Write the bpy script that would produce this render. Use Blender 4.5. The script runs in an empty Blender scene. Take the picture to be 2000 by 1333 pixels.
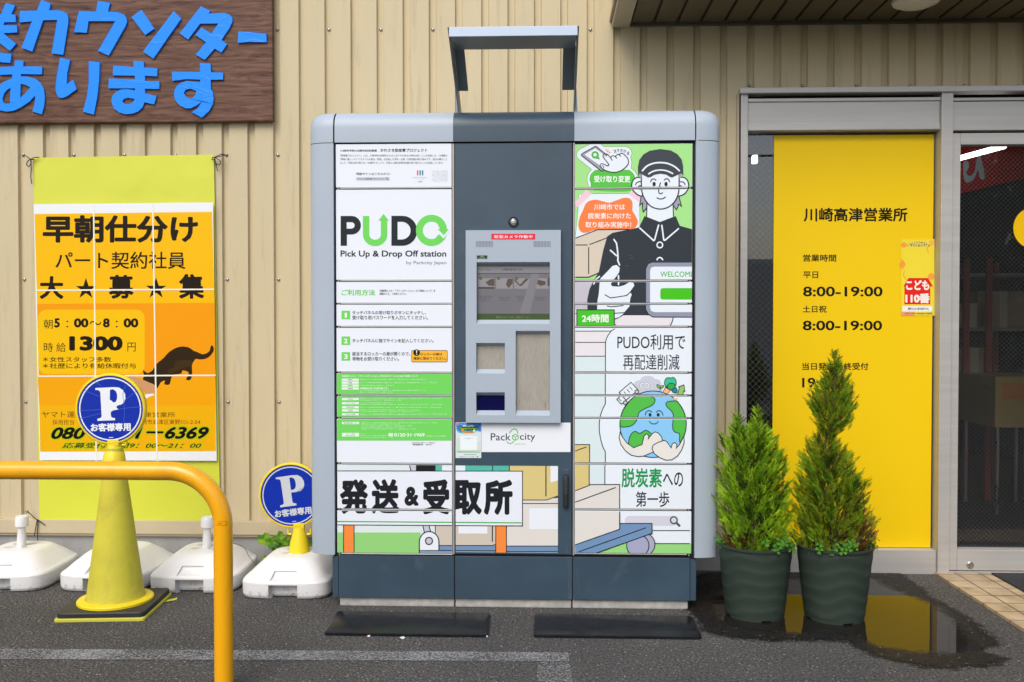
import bpy, bmesh, math, random
from mathutils import Vector, Matrix
from mathutils.geometry import tessellate_polygon
R = math.radians
random.seed(7)
S = bpy.context.scene
COL = S.collection

# ------------------------------------------------------------------ camera, sky, sun, exposure
EYE = Vector((0, 0, 1.19)); FPX = 1800.0
cam = bpy.data.cameras.new("camera"); camo = bpy.data.objects.new("camera", cam); COL.objects.link(camo)
cam.sensor_width = 36; cam.lens = FPX / 2000 * 36; cam.clip_start = .05; cam.clip_end = 500
camo.location = EYE
camo.rotation_euler = (R(90) - math.atan(.0189), 0, math.atan(.035))
S.camera = camo
CR = camo.rotation_euler.to_matrix()

SUN_EL, SUN_AZ = R(48), R(196)          # azimuth measured clockwise from +Y
w = bpy.data.worlds.new("World"); S.world = w; w.use_nodes = True
nt = w.node_tree; bg = nt.nodes["Background"]
sky = nt.nodes.new("ShaderNodeTexSky"); sky.sky_type = 'NISHITA'; sky.sun_disc = False
sky.sun_elevation = SUN_EL; sky.sun_rotation = SUN_AZ; sky.dust_density = 3; sky.air_density = 1.0; sky.ozone_density = 1.0
nt.links.new(sky.outputs[0], bg.inputs[0]); bg.inputs[1].default_value = .15
sl = bpy.data.lights.new("sun", 'SUN'); sl.energy = 1.5; sl.angle = R(40); sl.color = (1, .965, .92)
so = bpy.data.objects.new("sun", sl); COL.objects.link(so)
sd = Vector((math.sin(SUN_AZ) * math.cos(SUN_EL), math.cos(SUN_AZ) * math.cos(SUN_EL), math.sin(SUN_EL)))
so.rotation_euler = sd.to_track_quat('Z', 'Y').to_euler(); so.location = (-2, -6, 8)
S.view_settings.view_transform = 'Standard'; S.view_settings.look = 'None'
S.view_settings.exposure = 0.35; S.view_settings.gamma = 1
S.cycles.use_denoising = True

# ------------------------------------------------------------------ sight lines: photo pixel -> point on a plane of the place
def ray(u, v): return CR @ Vector(((u - 1000) / FPX, -(v - 666.5) / FPX, -1))
def P(u, v, Y):
    d = ray(u, v); t = Y / d.y
    return Vector((d.x * t, Y, EYE.z + d.z * t))
def G(u, v, z=0.0):
    d = ray(u, v); t = (z - EYE.z) / d.z
    return Vector((d.x * t, d.y * t, z))
YF, YW = 3.82, 4.44                       # locker front, siding face

# ------------------------------------------------------------------ materials
def lin(c): c /= 255; return c / 12.92 if c <= .04045 else ((c + .055) / 1.055) ** 2.4
WH = (.945, .93, .97)
def alb(r, g, b, k=.84): return tuple(min(.9, max(.004, lin(c) / w_ * k)) for c, w_ in zip((r, g, b), WH))
MATS = {}
def newmat(name):
    m = bpy.data.materials.new(name); m.use_nodes = True
    return m, m.node_tree, m.node_tree.nodes["Principled BSDF"]
def node(t, typ, **kw):
    n = t.nodes.new(typ)
    for k, v in kw.items():
        if k in n.inputs: n.inputs[k].default_value = v
        else: setattr(n, k, v)
    return n
def ramp(t, src, stops):
    n = t.nodes.new("ShaderNodeValToRGB"); e = n.color_ramp.elements
    while len(e) < len(stops): e.new(.5)
    for i, (p, c) in enumerate(stops):
        e[i].position = p; e[i].color = (*c, 1) if len(c) == 3 else c
    t.links.new(src, n.inputs[0]); return n
def mat(name, col, rough=.5, metal=0, var=.06, scale=3.0, stretch=(1, 1, 1), bump=0.0, bscale=60, spec=.5, coat=0, scuff=None, grime=None):
    """plain material with soft uneven colour and gloss"""
    if name in MATS: return MATS[name]
    m, t, b = newmat(name); MATS[name] = m
    tc = node(t, "ShaderNodeTexCoord"); mp = node(t, "ShaderNodeMapping"); mp.inputs['Scale'].default_value = stretch
    t.links.new(tc.outputs['Object'], mp.inputs[0])
    n = node(t, "ShaderNodeTexNoise", Scale=scale, Detail=6.0, Roughness=.6); t.links.new(mp.outputs[0], n.inputs[0])
    lo = tuple(c * (1 - var) for c in col); hi = tuple(min(.92, c * (1 + var)) for c in col)
    r = ramp(t, n.outputs[0], [(.3, lo), (.7, hi)]); last = r.outputs[0]
    for spec_ in (scuff, grime):
        if not spec_: continue
        c_, amt, sc_, st_, lo_, hi_ = spec_
        m2 = node(t, "ShaderNodeMapping"); m2.inputs['Scale'].default_value = st_; t.links.new(tc.outputs['Object'], m2.inputs[0])
        n3 = node(t, "ShaderNodeTexNoise", Scale=sc_, Detail=7.0, Roughness=.7, Distortion=.6); t.links.new(m2.outputs[0], n3.inputs[0])
        r3 = ramp(t, n3.outputs[0], [(lo_, (0, 0, 0)), (hi_, (amt, amt, amt))]); mx_ = node(t, "ShaderNodeMix", data_type='RGBA')
        t.links.new(r3.outputs[0], mx_.inputs[0]); t.links.new(last, mx_.inputs[6]); mx_.inputs[7].default_value = (*c_, 1); last = mx_.outputs[2]
    t.links.new(last, b.inputs['Base Color'])
    mr = node(t, "ShaderNodeMapRange"); t.links.new(n.outputs[0], mr.inputs[0])
    mr.inputs[1].default_value = .3; mr.inputs[2].default_value = .7
    mr.inputs[3].default_value = max(.02, rough - .06); mr.inputs[4].default_value = rough + .06
    t.links.new(mr.outputs[0], b.inputs['Roughness'])
    b.inputs['Metallic'].default_value = metal; b.inputs['Specular IOR Level'].default_value = spec
    b.inputs['Coat Weight'].default_value = coat
    if bump:
        n2 = node(t, "ShaderNodeTexNoise", Scale=bscale, Detail=4.0); t.links.new(mp.outputs[0], n2.inputs[0])
        bp = node(t, "ShaderNodeBump", Strength=bump, Distance=.004); t.links.new(n2.outputs[0], bp.inputs['Height'])
        t.links.new(bp.outputs[0], b.inputs['Normal'])
    return m
def ink(rgb, rough=.38):
    """printed colour"""
    k = "ink_%d_%d_%d_%d" % (*rgb, int(rough * 100))
    if k not in MATS:
        m, t, b = newmat(k); MATS[k] = m
        b.inputs['Base Color'].default_value = (*alb(*rgb), 1); b.inputs['Roughness'].default_value = rough; b.inputs['Specular IOR Level'].default_value = .14
    return MATS[k]

# ------------------------------------------------------------------ object helpers
def tag(o, label=None, cat=None, group=None, kind=None):
    if label: o['label'] = label
    if cat: o['category'] = cat
    if group: o['group'] = group
    if kind: o['kind'] = kind
    return o
def empty(name, loc, label=None, cat=None, group=None):
    o = bpy.data.objects.new(name, None); o.location = loc; o.empty_display_size = .1
    COL.objects.link(o); tag(o, label, cat, group); return o
def wloc(o):
    v = Vector((0, 0, 0))
    while o: v += o.location; o = o.parent
    return v
class MB:
    def __init__(s): s.v = []; s.f = []; s.m = []; s.mats = []
    def mi(s, m):
        if m not in s.mats: s.mats.append(m)
        return s.mats.index(m)
    def face(s, pts, m):
        i = len(s.v); s.v += [Vector(p) for p in pts]; s.f.append(list(range(i, i + len(pts)))); s.m.append(s.mi(m))
    def grid(s, rows, m, closed=False, cap0=False, cap1=False):
        """rows: list of equal-length point lists"""
        n = len(rows[0]); i = len(s.v); k = s.mi(m)
        for r in rows: s.v += [Vector(p) for p in r]
        for a in range(len(rows) - 1):
            for b in range(n if closed else n - 1):
                c = (b + 1) % n
                s.f.append([i + a * n + b, i + a * n + c, i + (a + 1) * n + c, i + (a + 1) * n + b]); s.m.append(k)
        if cap0: s.f.append([i + b for b in range(n)][::-1]); s.m.append(k)
        if cap1: s.f.append([i + (len(rows) - 1) * n + b for b in range(n)]); s.m.append(k)
    def box(s, x0, x1, y0, y1, z0, z1, m, bev=0.0):
        bm = bmesh.new(); bmesh.ops.create_cube(bm, size=1)
        for q in bm.verts: q.co = Vector((x0 + (q.co.x + .5) * (x1 - x0), y0 + (q.co.y + .5) * (y1 - y0), z0 + (q.co.z + .5) * (z1 - z0)))
        if bev: bmesh.ops.bevel(bm, geom=bm.edges[:], offset=bev, segments=2, profile=.6, affect='EDGES')
        bm.normal_update(); i = len(s.v); k = s.mi(m); bm.verts.index_update()
        s.v += [q.co.copy() for q in bm.verts]
        for f in bm.faces: s.f.append([i + q.index for q in f.verts]); s.m.append(k)
        bm.free()
    def lathe(s, prof, m, c=(0, 0, 0), n=48, cap=True):
        rows = [[Vector(c) + Vector((r * math.cos(a), r * math.sin(a), z)) for a in [2 * math.pi * j / n for j in range(n)]] for r, z in prof]
        s.grid(rows, m, True, cap, cap)
    def tube(s, pts, r, m, n=12, cap=True):
        pts = [Vector(p) for p in pts]; rows = []; up = None
        for i, p in enumerate(pts):
            d = (pts[min(i + 1, len(pts) - 1)] - pts[max(i - 1, 0)]).normalized()
            if up is None: up = d.orthogonal().normalized()
            up = (up - d * up.dot(d)).normalized(); sd_ = d.cross(up)
            rr = r[i] if isinstance(r, (list, tuple)) else r
            rows.append([p + (up * math.cos(a) + sd_ * math.sin(a)) * rr for a in [2 * math.pi * j / n for j in range(n)]])
        s.grid(rows, m, True, cap, cap)
    def prism(s, pts, holes, fn, y0, y1, m):
        """outline (and holes) in photo pixels, extruded between depths y0 (front) and y1"""
        loops = [[fn(*p) for p in pts]] + [[fn(*p) for p in h] for h in holes]
        flat = [p for l in loops for p in l]
        tri = tessellate_polygon([[Vector((p.x, p.z, 0)) for p in l] for l in loops])
        k = s.mi(m); i = len(s.v); n = len(flat)
        s.v += [Vector((p.x, y0, p.z)) for p in flat] + [Vector((p.x, y1, p.z)) for p in flat]
        for t in tri:
            a, b, c = t; pa, pb, pc = flat[a], flat[b], flat[c]
            if (pb.x - pa.x) * (pc.z - pa.z) - (pb.z - pa.z) * (pc.x - pa.x) < 0: b, c = c, b
            s.f.append([i + a, i + b, i + c]); s.m.append(k); s.f.append([i + n + a, i + n + c, i + n + b]); s.m.append(k)
        o = 0
        for l in loops:
            for j in range(len(l)):
                a, b = o + j, o + (j + 1) % len(l); s.f.append([i + a, i + n + a, i + n + b, i + b]); s.m.append(k)
            o += len(l)
    def build(s, name, parent=None, loc=None, smooth=None, bevel=0.0, recalc=True):
        base = wloc(parent) if parent else (Vector(loc) if loc is not None else Vector((0, 0, 0)))
        me = bpy.data.meshes.new(name); me.from_pydata([tuple(p - base) for p in s.v], [], s.f)
        for m in s.mats: me.materials.append(m)
        me.polygons.foreach_set("material_index", s.m)
        if recalc:
            bm = bmesh.new(); bm.from_mesh(me); bmesh.ops.recalc_face_normals(bm, faces=bm.faces[:]); bm.to_mesh(me); bm.free()
        if smooth:
            me.polygons.foreach_set("use_smooth", [True] * len(me.polygons)); me.set_sharp_from_angle(angle=R(smooth))
        me.update()
        o = bpy.data.objects.new(name, me); COL.objects.link(o)
        if parent: o.parent = parent
        elif loc is not None: o.location = loc
        if bevel:
            bv = o.modifiers.new("bevel", 'BEVEL'); bv.width = bevel; bv.segments = 2; bv.limit_method = 'ANGLE'; bv.angle_limit = R(40)
        return o

# ------------------------------------------------------------------ flat print: shapes drawn on a plane, layer over layer
TXT = bpy.data.curves.new("type", 'FONT'); TXTO = bpy.data.objects.new("type", TXT); COL.objects.link(TXTO)
def glyphs(s, bold=0.0, shear=0.0, space=1.0):
    TXT.body = s; TXT.size = 1; TXT.offset = bold; TXT.shear = shear; TXT.space_character = space; TXT.resolution_u = 3
    dg = bpy.context.evaluated_depsgraph_get(); me = bpy.data.meshes.new_from_object(TXTO.evaluated_get(dg))
    me.calc_loop_triangles()
    vs = [(v.co.x, v.co.y) for v in me.vertices]; ts = [tuple(t.vertices) for t in me.loop_triangles]
    bpy.data.meshes.remove(me); return vs, ts
def zoomf(x0, y0, s): return lambda *p: (x0 + p[0] * s, y0 + p[1] * s)
def smooth_loop(pts, n=5, closed=True):
    out = []; N = len(pts)
    rng = range(N) if closed else range(N - 1)
    for i in rng:
        g = (lambda k: pts[k % N]) if closed else (lambda k: pts[max(0, min(N - 1, k))])
        p0, p1, p2, p3 = g(i - 1), g(i), g(i + 1), g(i + 2)
        for j in range(n):
            t = j / n
            out.append(tuple(.5 * (2 * p1[k] + (p2[k] - p0[k]) * t + (2 * p0[k] - 5 * p1[k] + 4 * p2[k] - p3[k]) * t * t + (3 * p1[k] - p0[k] - 3 * p2[k] + p3[k]) * t ** 3) for k in (0, 1)))
    if not closed: out.append(tuple(pts[-1]))
    return out
def arc(cx, cy, rx, ry, a0, a1, n=16):
    return [(cx + rx * math.cos(R(a0 + (a1 - a0) * i / n)), cy + ry * math.sin(R(a0 + (a1 - a0) * i / n))) for i in range(n + 1)]
def rrect(x0, y0, x1, y1, r, n=5):
    return arc(x1 - r, y0 + r, r, r, -90, 0, n) + arc(x1 - r, y1 - r, r, r, 0, 90, n) + arc(x0 + r, y1 - r, r, r, 90, 180, n) + arc(x0 + r, y0 + r, r, r, 180, 270, n)
class Art:
    def __init__(s): s.ops = []; s.z = None; s.sc = 1
    def zoom(s, x0, y0, sc): s.z = (x0, y0, sc); return s
    def m(s, p): return (s.z[0] + p[0] * s.z[2], s.z[1] + p[1] * s.z[2]) if s.z else tuple(p)
    def add(s, tris, col, per=0):
        if not tris: return
        xs = [p[0] for t in tris for p in t]; ys = [p[1] for t in tris for p in t]
        bb = (min(xs), min(ys), max(xs), max(ys)); lay = 1
        for (_, _, b, l) in s.ops:
            if b[0] < bb[2] and b[2] > bb[0] and b[1] < bb[3] and b[3] > bb[1]: lay = max(lay, l + 1)
        s.ops.append((tris, (col, per), bb, lay))
    def poly(s, pts, col, holes=(), sm=0):
        pts = smooth_loop(pts, sm) if sm else pts
        loops = [[s.m(p) for p in pts]] + [[s.m(p) for p in h] for h in holes]
        flat = [p for l in loops for p in l]
        s.add([[flat[i] for i in t] for t in tessellate_polygon([[Vector((p[0], p[1], 0)) for p in l] for l in loops])], col)
    def rect(s, x0, y0, x1, y1, col): s.poly([(x0, y0), (x1, y0), (x1, y1), (x0, y1)], col)
    def disc(s, cx, cy, rx, col, ry=None): s.poly(arc(cx, cy, rx, ry or rx, 0, 360, 36)[:-1], col)
    def line(s, pts, w, col, sm=0, closed=False, cap=True):
        pts = smooth_loop(pts, sm, closed) if sm else list(pts)
        q = [Vector(p) for p in pts]; q = [p for i, p in enumerate(q) if i == 0 or (p - q[i - 1]).length > 1e-6]
        if closed and (q[0] - q[-1]).length < 1e-6: q.pop()
        N = len(q); h = w / 2; L = []; Rr = []
        for i in range(N):
            a = q[i - 1] if (closed or i > 0) else None; b = q[(i + 1) % N] if (closed or i < N - 1) else None
            d0 = (q[i] - a).normalized() if a is not None else None; d1 = (b - q[i]).normalized() if b is not None else None
            d0 = d0 or d1; d1 = d1 or d0
            n0 = Vector((-d0.y, d0.x)); n1 = Vector((-d1.y, d1.x)); mt = n0 + n1
            if mt.length < .3: mt = n0
            mt.normalize(); k = h / max(.35, mt.dot(n0))
            L.append(q[i] + mt * k); Rr.append(q[i] - mt * k)
        tr = []
        for i in range(N if closed else N - 1):
            j = (i + 1) % N; tr += [[L[i], L[j], Rr[j]], [L[i], Rr[j], Rr[i]]]
        if cap and not closed:
            for c, e, sg in ((q[0], q[1], -1), (q[-1], q[-2], -1)):
                d = (c - e).normalized(); n_ = Vector((-d.y, d.x))
                fan = [c + (n_ * math.cos(x) + d * math.sin(x)) * h for x in [math.pi * k / 6 for k in range(7)]]
                tr += [[c, fan[k], fan[k + 1]] for k in range(6)]
        s.add([[s.m(p) for p in t] for t in tr], col)
    def outl(s, pts, fill, col, w, sm=0):
        s.poly(pts, fill, sm=sm); s.line(pts, w, col, sm=sm, closed=True)
    def text(s, t, x0, y0, x1, y1, col, bold=0.0, shear=0.0, rot=0.0, space=1.0):
        vs, ts = glyphs(t, 0.0, shear, space)
        ax, bx = min(v[0] for v in vs), max(v[0] for v in vs); ay, by = min(v[1] for v in vs), max(v[1] for v in vs)
        cx, cy = (x0 + x1) / 2, (y0 + y1) / 2; c_, s_ = math.cos(R(rot)), math.sin(R(rot))
        b_ = max(0.0, bold) * 1.15; ax -= b_; bx += b_; ay -= b_; by += b_; q = []
        for v in vs:
            x = x0 + (v[0] - ax) / (bx - ax) * (x1 - x0) - cx; y = y1 - (v[1] - ay) / (by - ay) * (y1 - y0) - cy
            q.append(s.m((cx + x * c_ - y * s_, cy + x * s_ + y * c_)))
        sx, sy = b_ / (bx - ax) * (x1 - x0), b_ / (by - ay) * (y1 - y0); px = min(sx, sy) * (s.z[2] if s.z else 1)
        n = 0 if b_ == 0 else (4 if px < .5 else 8 if px < 1.6 else 16); tr = [[q[i] for i in t_] for t_ in ts]; k = s.z[2] if s.z else 1
        sh = [(math.cos(2 * math.pi * (j + .5) / n), math.sin(2 * math.pi * (j + .5) / n)) for j in range(n)] if n else [(0, 0)]
        if n: sh.append((0, 0))
        c_, s_ = c_ * k, s_ * k
        s.add([[(p[0] + dx * sx * c_ - dy * sy * s_, p[1] + dx * sx * s_ + dy * sy * c_) for p in t_] for dx, dy in sh for t_ in tr], col, len(tr))
    def emit(s, mb, Y, rect=None, eps=.00014, fn=None, rough=.38):
        """put the print on the plane at depth Y (world), cut to rect = (x0,x1,z0,z1)"""
        fn = fn or (lambda u, v: P(u, v, Y))
        for tris, (col, per), bb, lay in s.ops:
            y0 = Y - .0004 - lay * eps; m = ink(col, rough)
            for it, t in enumerate(tris):
                y = y0 - (it // per) * .000006 if per else y0
                pts = [(lambda p: (p.x, p.z))(fn(*p)) for p in t]
                if rect: pts = clip(pts, rect)
                if len(pts) < 3: continue
                A = sum(pts[i][0] * pts[(i + 1) % len(pts)][1] - pts[(i + 1) % len(pts)][0] * pts[i][1] for i in range(len(pts)))
                if abs(A) < 1e-10: continue
                if A < 0: pts = pts[::-1]
                mb.face([(a, y, b) for a, b in pts], m)
def clip(pts, r):
    for ax, val, sg in ((0, r[0], 1), (0, r[1], -1), (1, r[2], 1), (1, r[3], -1)):
        out = []
        for i in range(len(pts)):
            a, b = pts[i], pts[(i + 1) % len(pts)]; da, db = (a[ax] - val) * sg, (b[ax] - val) * sg
            if da >= 0: out.append(a)
            if da * db < 0:
                t = da / (da - db); out.append((a[0] + (b[0] - a[0]) * t, a[1] + (b[1] - a[1]) * t))
        pts = out
        if len(pts) < 3: return []
    return pts

# ------------------------------------------------------------------ ground
def asphalt(name, base, rough, specks=1.0, seed=0):
    m, t, b = newmat(name); MATS[name] = m
    tc = node(t, "ShaderNodeTexCoord")
    mp = node(t, "ShaderNodeMapping"); mp.inputs['Location'].default_value = (seed, seed, 0); t.links.new(tc.outputs['Object'], mp.inputs[0])
    big = node(t, "ShaderNodeTexNoise", Scale=1.6, Detail=5.0, Roughness=.65); t.links.new(mp.outputs[0], big.inputs[0])
    fine = node(t, "ShaderNodeTexNoise", Scale=100.0, Detail=5.0, Roughness=.8); t.links.new(mp.outputs[0], fine.inputs[0])
    c1 = ramp(t, fine.outputs[0], [(.38, tuple(c * .12 for c in base)), (.50, base), (.63, tuple(c * 2.3 for c in base))])
    c2 = ramp(t, big.outputs[0], [(.3, (.76, .76, .77)), (.7, (1.2, 1.19, 1.17))])
    mx = node(t, "ShaderNodeMix", data_type='RGBA', blend_type='MULTIPLY'); mx.inputs[0].default_value = 1
    t.links.new(c1.outputs[0], mx.inputs[6]); t.links.new(c2.outputs[0], mx.inputs[7])
    vo = node(t, "ShaderNodeTexVoronoi", Scale=95.0, Randomness=1.0); t.links.new(mp.outputs[0], vo.inputs[0])
    # only some of the chips are pale: chosen by the cell's own random colour
    sep = node(t, "ShaderNodeSeparateColor"); t.links.new(vo.outputs['Color'], sep.inputs[0])
    g1 = node(t, "ShaderNodeMath", operation='GREATER_THAN'); g1.inputs[1].default_value = 1 - .12 * specks; t.links.new(sep.outputs[0], g1.inputs[0])
    g2 = node(t, "ShaderNodeMath", operation='LESS_THAN'); g2.inputs[1].default_value = .26; t.links.new(vo.outputs['Distance'], g2.inputs[0])
    g3 = node(t, "ShaderNodeMath", operation='MULTIPLY'); t.links.new(g1.outputs[0], g3.inputs[0]); t.links.new(g2.outputs[0], g3.inputs[1])
    mx2 = node(t, "ShaderNodeMix", data_type='RGBA'); t.links.new(g3.outputs[0], mx2.inputs[0]); t.links.new(mx.outputs[2], mx2.inputs[6])
    mx2.inputs[7].default_value = (.42, .40, .37, 1)
    t.links.new(mx2.outputs[2], b.inputs['Base Color']); b.inputs['Roughness'].default_value = rough
    vb = node(t, "ShaderNodeTexVoronoi", Scale=110.0); t.links.new(mp.outputs[0], vb.inputs[0])
    ad = node(t, "ShaderNodeMath", operation='ADD'); t.links.new(fine.outputs[0], ad.inputs[0]); t.links.new(vb.outputs['Distance'], ad.inputs[1])
    bp = node(t, "ShaderNodeBump", Strength=1.0, Distance=.008); t.links.new(ad.outputs[0], bp.inputs['Height']); t.links.new(bp.outputs[0], b.inputs['Normal'])
    return m, t, b
M_ASPH, _, _ = asphalt("asphalt", (.082, .078, .073), .88)
mb = MB(); mb.face([(-60, -80, 0), (60, -80, 0), (60, 40, 0), (-60, 40, 0)], M_ASPH)
tag(mb.build("asphalt_ground"), kind='structure')

def jag(pts, step, amp, seed):
    rnd = random.Random(seed); out = []
    for i in range(len(pts)):
        a, b = Vector(pts[i]), Vector(pts[(i + 1) % len(pts)]); n = max(1, int((b - a).length / step))
        for k in range(n):
            p = a.lerp(b, k / n); out.append((p.x + rnd.uniform(-amp, amp) * 1.6, p.y + rnd.uniform(-amp, amp) * .7))
    return out
def sheet(name, px, z, m, step=6, amp=2.2, seed=1, kind='structure'):
    pts = [G(u, v, z) for u, v in (jag(smooth_loop(px, 4), step, amp, seed) if amp else px)]
    mb = MB(); tri = tessellate_polygon([[Vector((p.x, p.y, 0)) for p in pts]])
    for t in tri:
        q = [pts[i] for i in t]
        if (q[1].x - q[0].x) * (q[2].y - q[0].y) - (q[1].y - q[0].y) * (q[2].x - q[0].x) < 0: q = q[::-1]
        mb.face(q, m)
    return tag(mb.build(name, recalc=False), kind=kind)
wet = [(1352, 1135), (1420, 1118), (1560, 1119), (1700, 1121), (1756, 1124), (1764, 1133), (1798, 1151), (1818, 1172), (1875, 1200), (1905, 1224), (1944, 1256), (1930, 1264),
       (1906, 1272), (1935, 1283), (1962, 1290), (1920, 1301), (1856, 1304), (1806, 1303), (1744, 1290), (1694, 1273), (1665, 1258), (1640, 1253),
       (1590, 1250), (1520, 1252), (1440, 1246), (1395, 1240), (1372, 1226), (1362, 1205), (1350, 1180)]
pud = [(1400, 1160), (1470, 1140), (1530, 1134), (1620, 1133), (1702, 1132), (1725, 1145), (1762, 1162), (1820, 1182), (1861, 1214), (1880, 1240), (1906, 1270),
       (1870, 1277), (1835, 1277), (1764, 1272), (1711, 1263), (1682, 1246), (1650, 1238), (1600, 1238), (1540, 1238), (1480, 1232), (1420, 1220), (1392, 1190)]
def edge_dist(loop, p):
    """signed distance to a closed outline, positive inside"""
    d2, ins = 1e9, False
    for a, b_ in zip(loop, loop[1:] + loop[:1]):
        ex, ey = b_[0] - a[0], b_[1] - a[1]; L = ex * ex + ey * ey or 1e-12; k = max(0, min(1, ((p[0] - a[0]) * ex + (p[1] - a[1]) * ey) / L))
        dx, dy = a[0] + ex * k - p[0], a[1] + ey * k - p[1]; d2 = min(d2, dx * dx + dy * dy)
        if (a[1] > p[1]) != (b_[1] > p[1]) and p[0] < a[0] + (p[1] - a[1]) / (b_[1] - a[1]) * ex: ins = not ins
    return math.sqrt(d2) * (1 if ins else -1)
lw = [(g.x, g.y) for g in (G(u, v) for u, v in smooth_loop(wet, 2))]; lp_ = [(g.x, g.y) for g in (G(u, v) for u, v in smooth_loop(pud, 2))]
px0, px1, py0, py1 = min(p[0] for p in lw) - .10, max(p[0] for p in lw) + .10, min(p[1] for p in lw) - .08, max(p[1] for p in lw) + .03
NX, NY = int((px1 - px0) / .014), int((py1 - py0) / .014)
mb = MB(); m_, t, b = asphalt("wet asphalt", (.017, .016, .015), .40, .4); out = t.nodes["Material Output"]; b.inputs["Specular IOR Level"].default_value = .12
mb.grid([[(px0 + (px1 - px0) * i / NX, py0 + (py1 - py0) * k / NY, .004) for i in range(NX + 1)] for k in range(NY + 1)], m_)
wt = mb.build("puddle", recalc=False); at = wt.data.attributes.new("shore", 'FLOAT_VECTOR', 'POINT')
at.data.foreach_set("vector", [c for v in wt.data.vertices for c in (edge_dist(lw, v.co), edge_dist(lp_, v.co), 0)]); tag(wt, kind='structure')
an = node(t, "ShaderNodeAttribute"); an.attribute_name = "shore"; sp = node(t, "ShaderNodeSeparateXYZ"); t.links.new(an.outputs['Vector'], sp.inputs[0]); tc = node(t, "ShaderNodeTexCoord")
def noisy(sock, a1, a2, lo, hi):
    v = sock
    for sc_, am in ((14.0, a1), (95.0, a2)):
        n = node(t, "ShaderNodeTexNoise", Scale=sc_, Detail=5.0, Roughness=.7); t.links.new(tc.outputs['Object'], n.inputs[0]); q = node(t, "ShaderNodeMath", operation='MULTIPLY_ADD'); t.links.new(n.outputs[0], q.inputs[0]); q.inputs[1].default_value = am; t.links.new(v, q.inputs[2]); v = q.outputs[0]
    r = node(t, "ShaderNodeMapRange"); r.inputs[1].default_value = lo + (a1 + a2) / 2; r.inputs[2].default_value = hi + (a1 + a2) / 2; t.links.new(v, r.inputs[0]); return r.outputs[0]
wa = node(t, "ShaderNodeBsdfPrincipled"); wa.inputs['Base Color'].default_value = (.014, .012, .010, 1); wa.inputs['Roughness'].default_value = .015; wa.inputs['IOR'].default_value = 1.28
nz = node(t, "ShaderNodeTexNoise", Scale=9.0, Detail=2.0); t.links.new(tc.outputs['Object'], nz.inputs[0]); bp = node(t, "ShaderNodeBump", Strength=.02, Distance=.01); t.links.new(nz.outputs[0], bp.inputs['Height']); t.links.new(bp.outputs[0], wa.inputs['Normal'])
m1 = node(t, "ShaderNodeMixShader"); t.links.new(noisy(sp.outputs[1], .09, .08, -.022, .018), m1.inputs[0]); t.links.new(b.outputs[0], m1.inputs[1]); t.links.new(wa.outputs[0], m1.inputs[2])
tr = node(t, "ShaderNodeBsdfTransparent"); m2 = node(t, "ShaderNodeMixShader"); t.links.new(noisy(sp.outputs[0], .12, .13, -.030, .010), m2.inputs[0]); t.links.new(tr.outputs[0], m2.inputs[1]); t.links.new(m1.outputs[0], m2.inputs[2]); t.links.new(m2.outputs[0], out.inputs[0])

# faded white parking lines
def worn_paint(name, cover):
    m, t, b = newmat(name); out = t.nodes["Material Output"]
    b.inputs['Base Color'].default_value = (.29, .30, .305, 1); b.inputs['Roughness'].default_value = .8
    tc = node(t, "ShaderNodeTexCoord"); n = node(t, "ShaderNodeTexNoise", Scale=150.0, Detail=5.0, Roughness=.8); t.links.new(tc.outputs['Object'], n.inputs[0])
    n2 = node(t, "ShaderNodeTexNoise", Scale=3.2, Detail=3.0); t.links.new(tc.outputs['Object'], n2.inputs[0])
    a = node(t, "ShaderNodeMath", operation='MULTIPLY_ADD'); t.links.new(n2.outputs[0], a.inputs[0]); a.inputs[1].default_value = .22; t.links.new(n.outputs[0], a.inputs[2])
    r = ramp(t, a.outputs[0], [(cover, (0, 0, 0)), (cover + .1, (1, 1, 1))])
    tr = node(t, "ShaderNodeBsdfTransparent"); mx = node(t, "ShaderNodeMixShader")
    t.links.new(r.outputs[0], mx.inputs[0]); t.links.new(tr.outputs[0], mx.inputs[1]); t.links.new(b.outputs[0], mx.inputs[2]); t.links.new(mx.outputs[0], out.inputs[0])
    return m
MP1, MP2 = worn_paint("worn line paint", .57), worn_paint("worn line paint faint", .61)
sheet("parking_line", [(-200, 1266), (440, 1270), (760, 1272), (1110, 1275), (1112, 1292), (760, 1290), (440, 1289), (-200, 1287)], .004, MP1, amp=0)
sheet("parking_line", [(1050, 1293), (1113, 1293), (1128, 1400), (1050, 1400)], .004, MP2, amp=0)

# cream tiles in front of the door
m, t, b = newmat("cream tile")
tc = node(t, "ShaderNodeTexCoord"); br = node(t, "ShaderNodeTexBrick"); br.offset = 0; br.squash = 1
br.inputs['Scale'].default_value = 1; br.inputs['Brick Width'].default_value = .112; br.inputs['Row Height'].default_value = .112; br.inputs['Mortar Size'].default_value = .0035
br.inputs['Color1'].default_value = (.52, .40, .25, 1); br.inputs['Color2'].default_value = (.60, .47, .30, 1); br.inputs['Mortar'].default_value = (.10, .085, .06, 1)
mp = node(t, "ShaderNodeMapping"); mp.inputs['Location'].default_value = (.02, .03, 0); t.links.new(tc.outputs['Object'], mp.inputs[0]); t.links.new(mp.outputs[0], br.inputs[0])
n = node(t, "ShaderNodeTexNoise", Scale=7.0, Detail=8.0, Roughness=.7); t.links.new(tc.outputs['Object'], n.inputs[0])
rr = ramp(t, n.outputs[0], [(.40, (1, 1, 1)), (.56, (.72, .68, .62)), (.72, (.36, .33, .3))]); mx = node(t, "ShaderNodeMix", data_type='RGBA', blend_type='MULTIPLY'); mx.inputs[0].default_value = .8
t.links.new(br.outputs[0], mx.inputs[6]); t.links.new(rr.outputs[0], mx.inputs[7]); t.links.new(mx.outputs[2], b.inputs['Base Color']); b.inputs['Roughness'].default_value = .5
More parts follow.
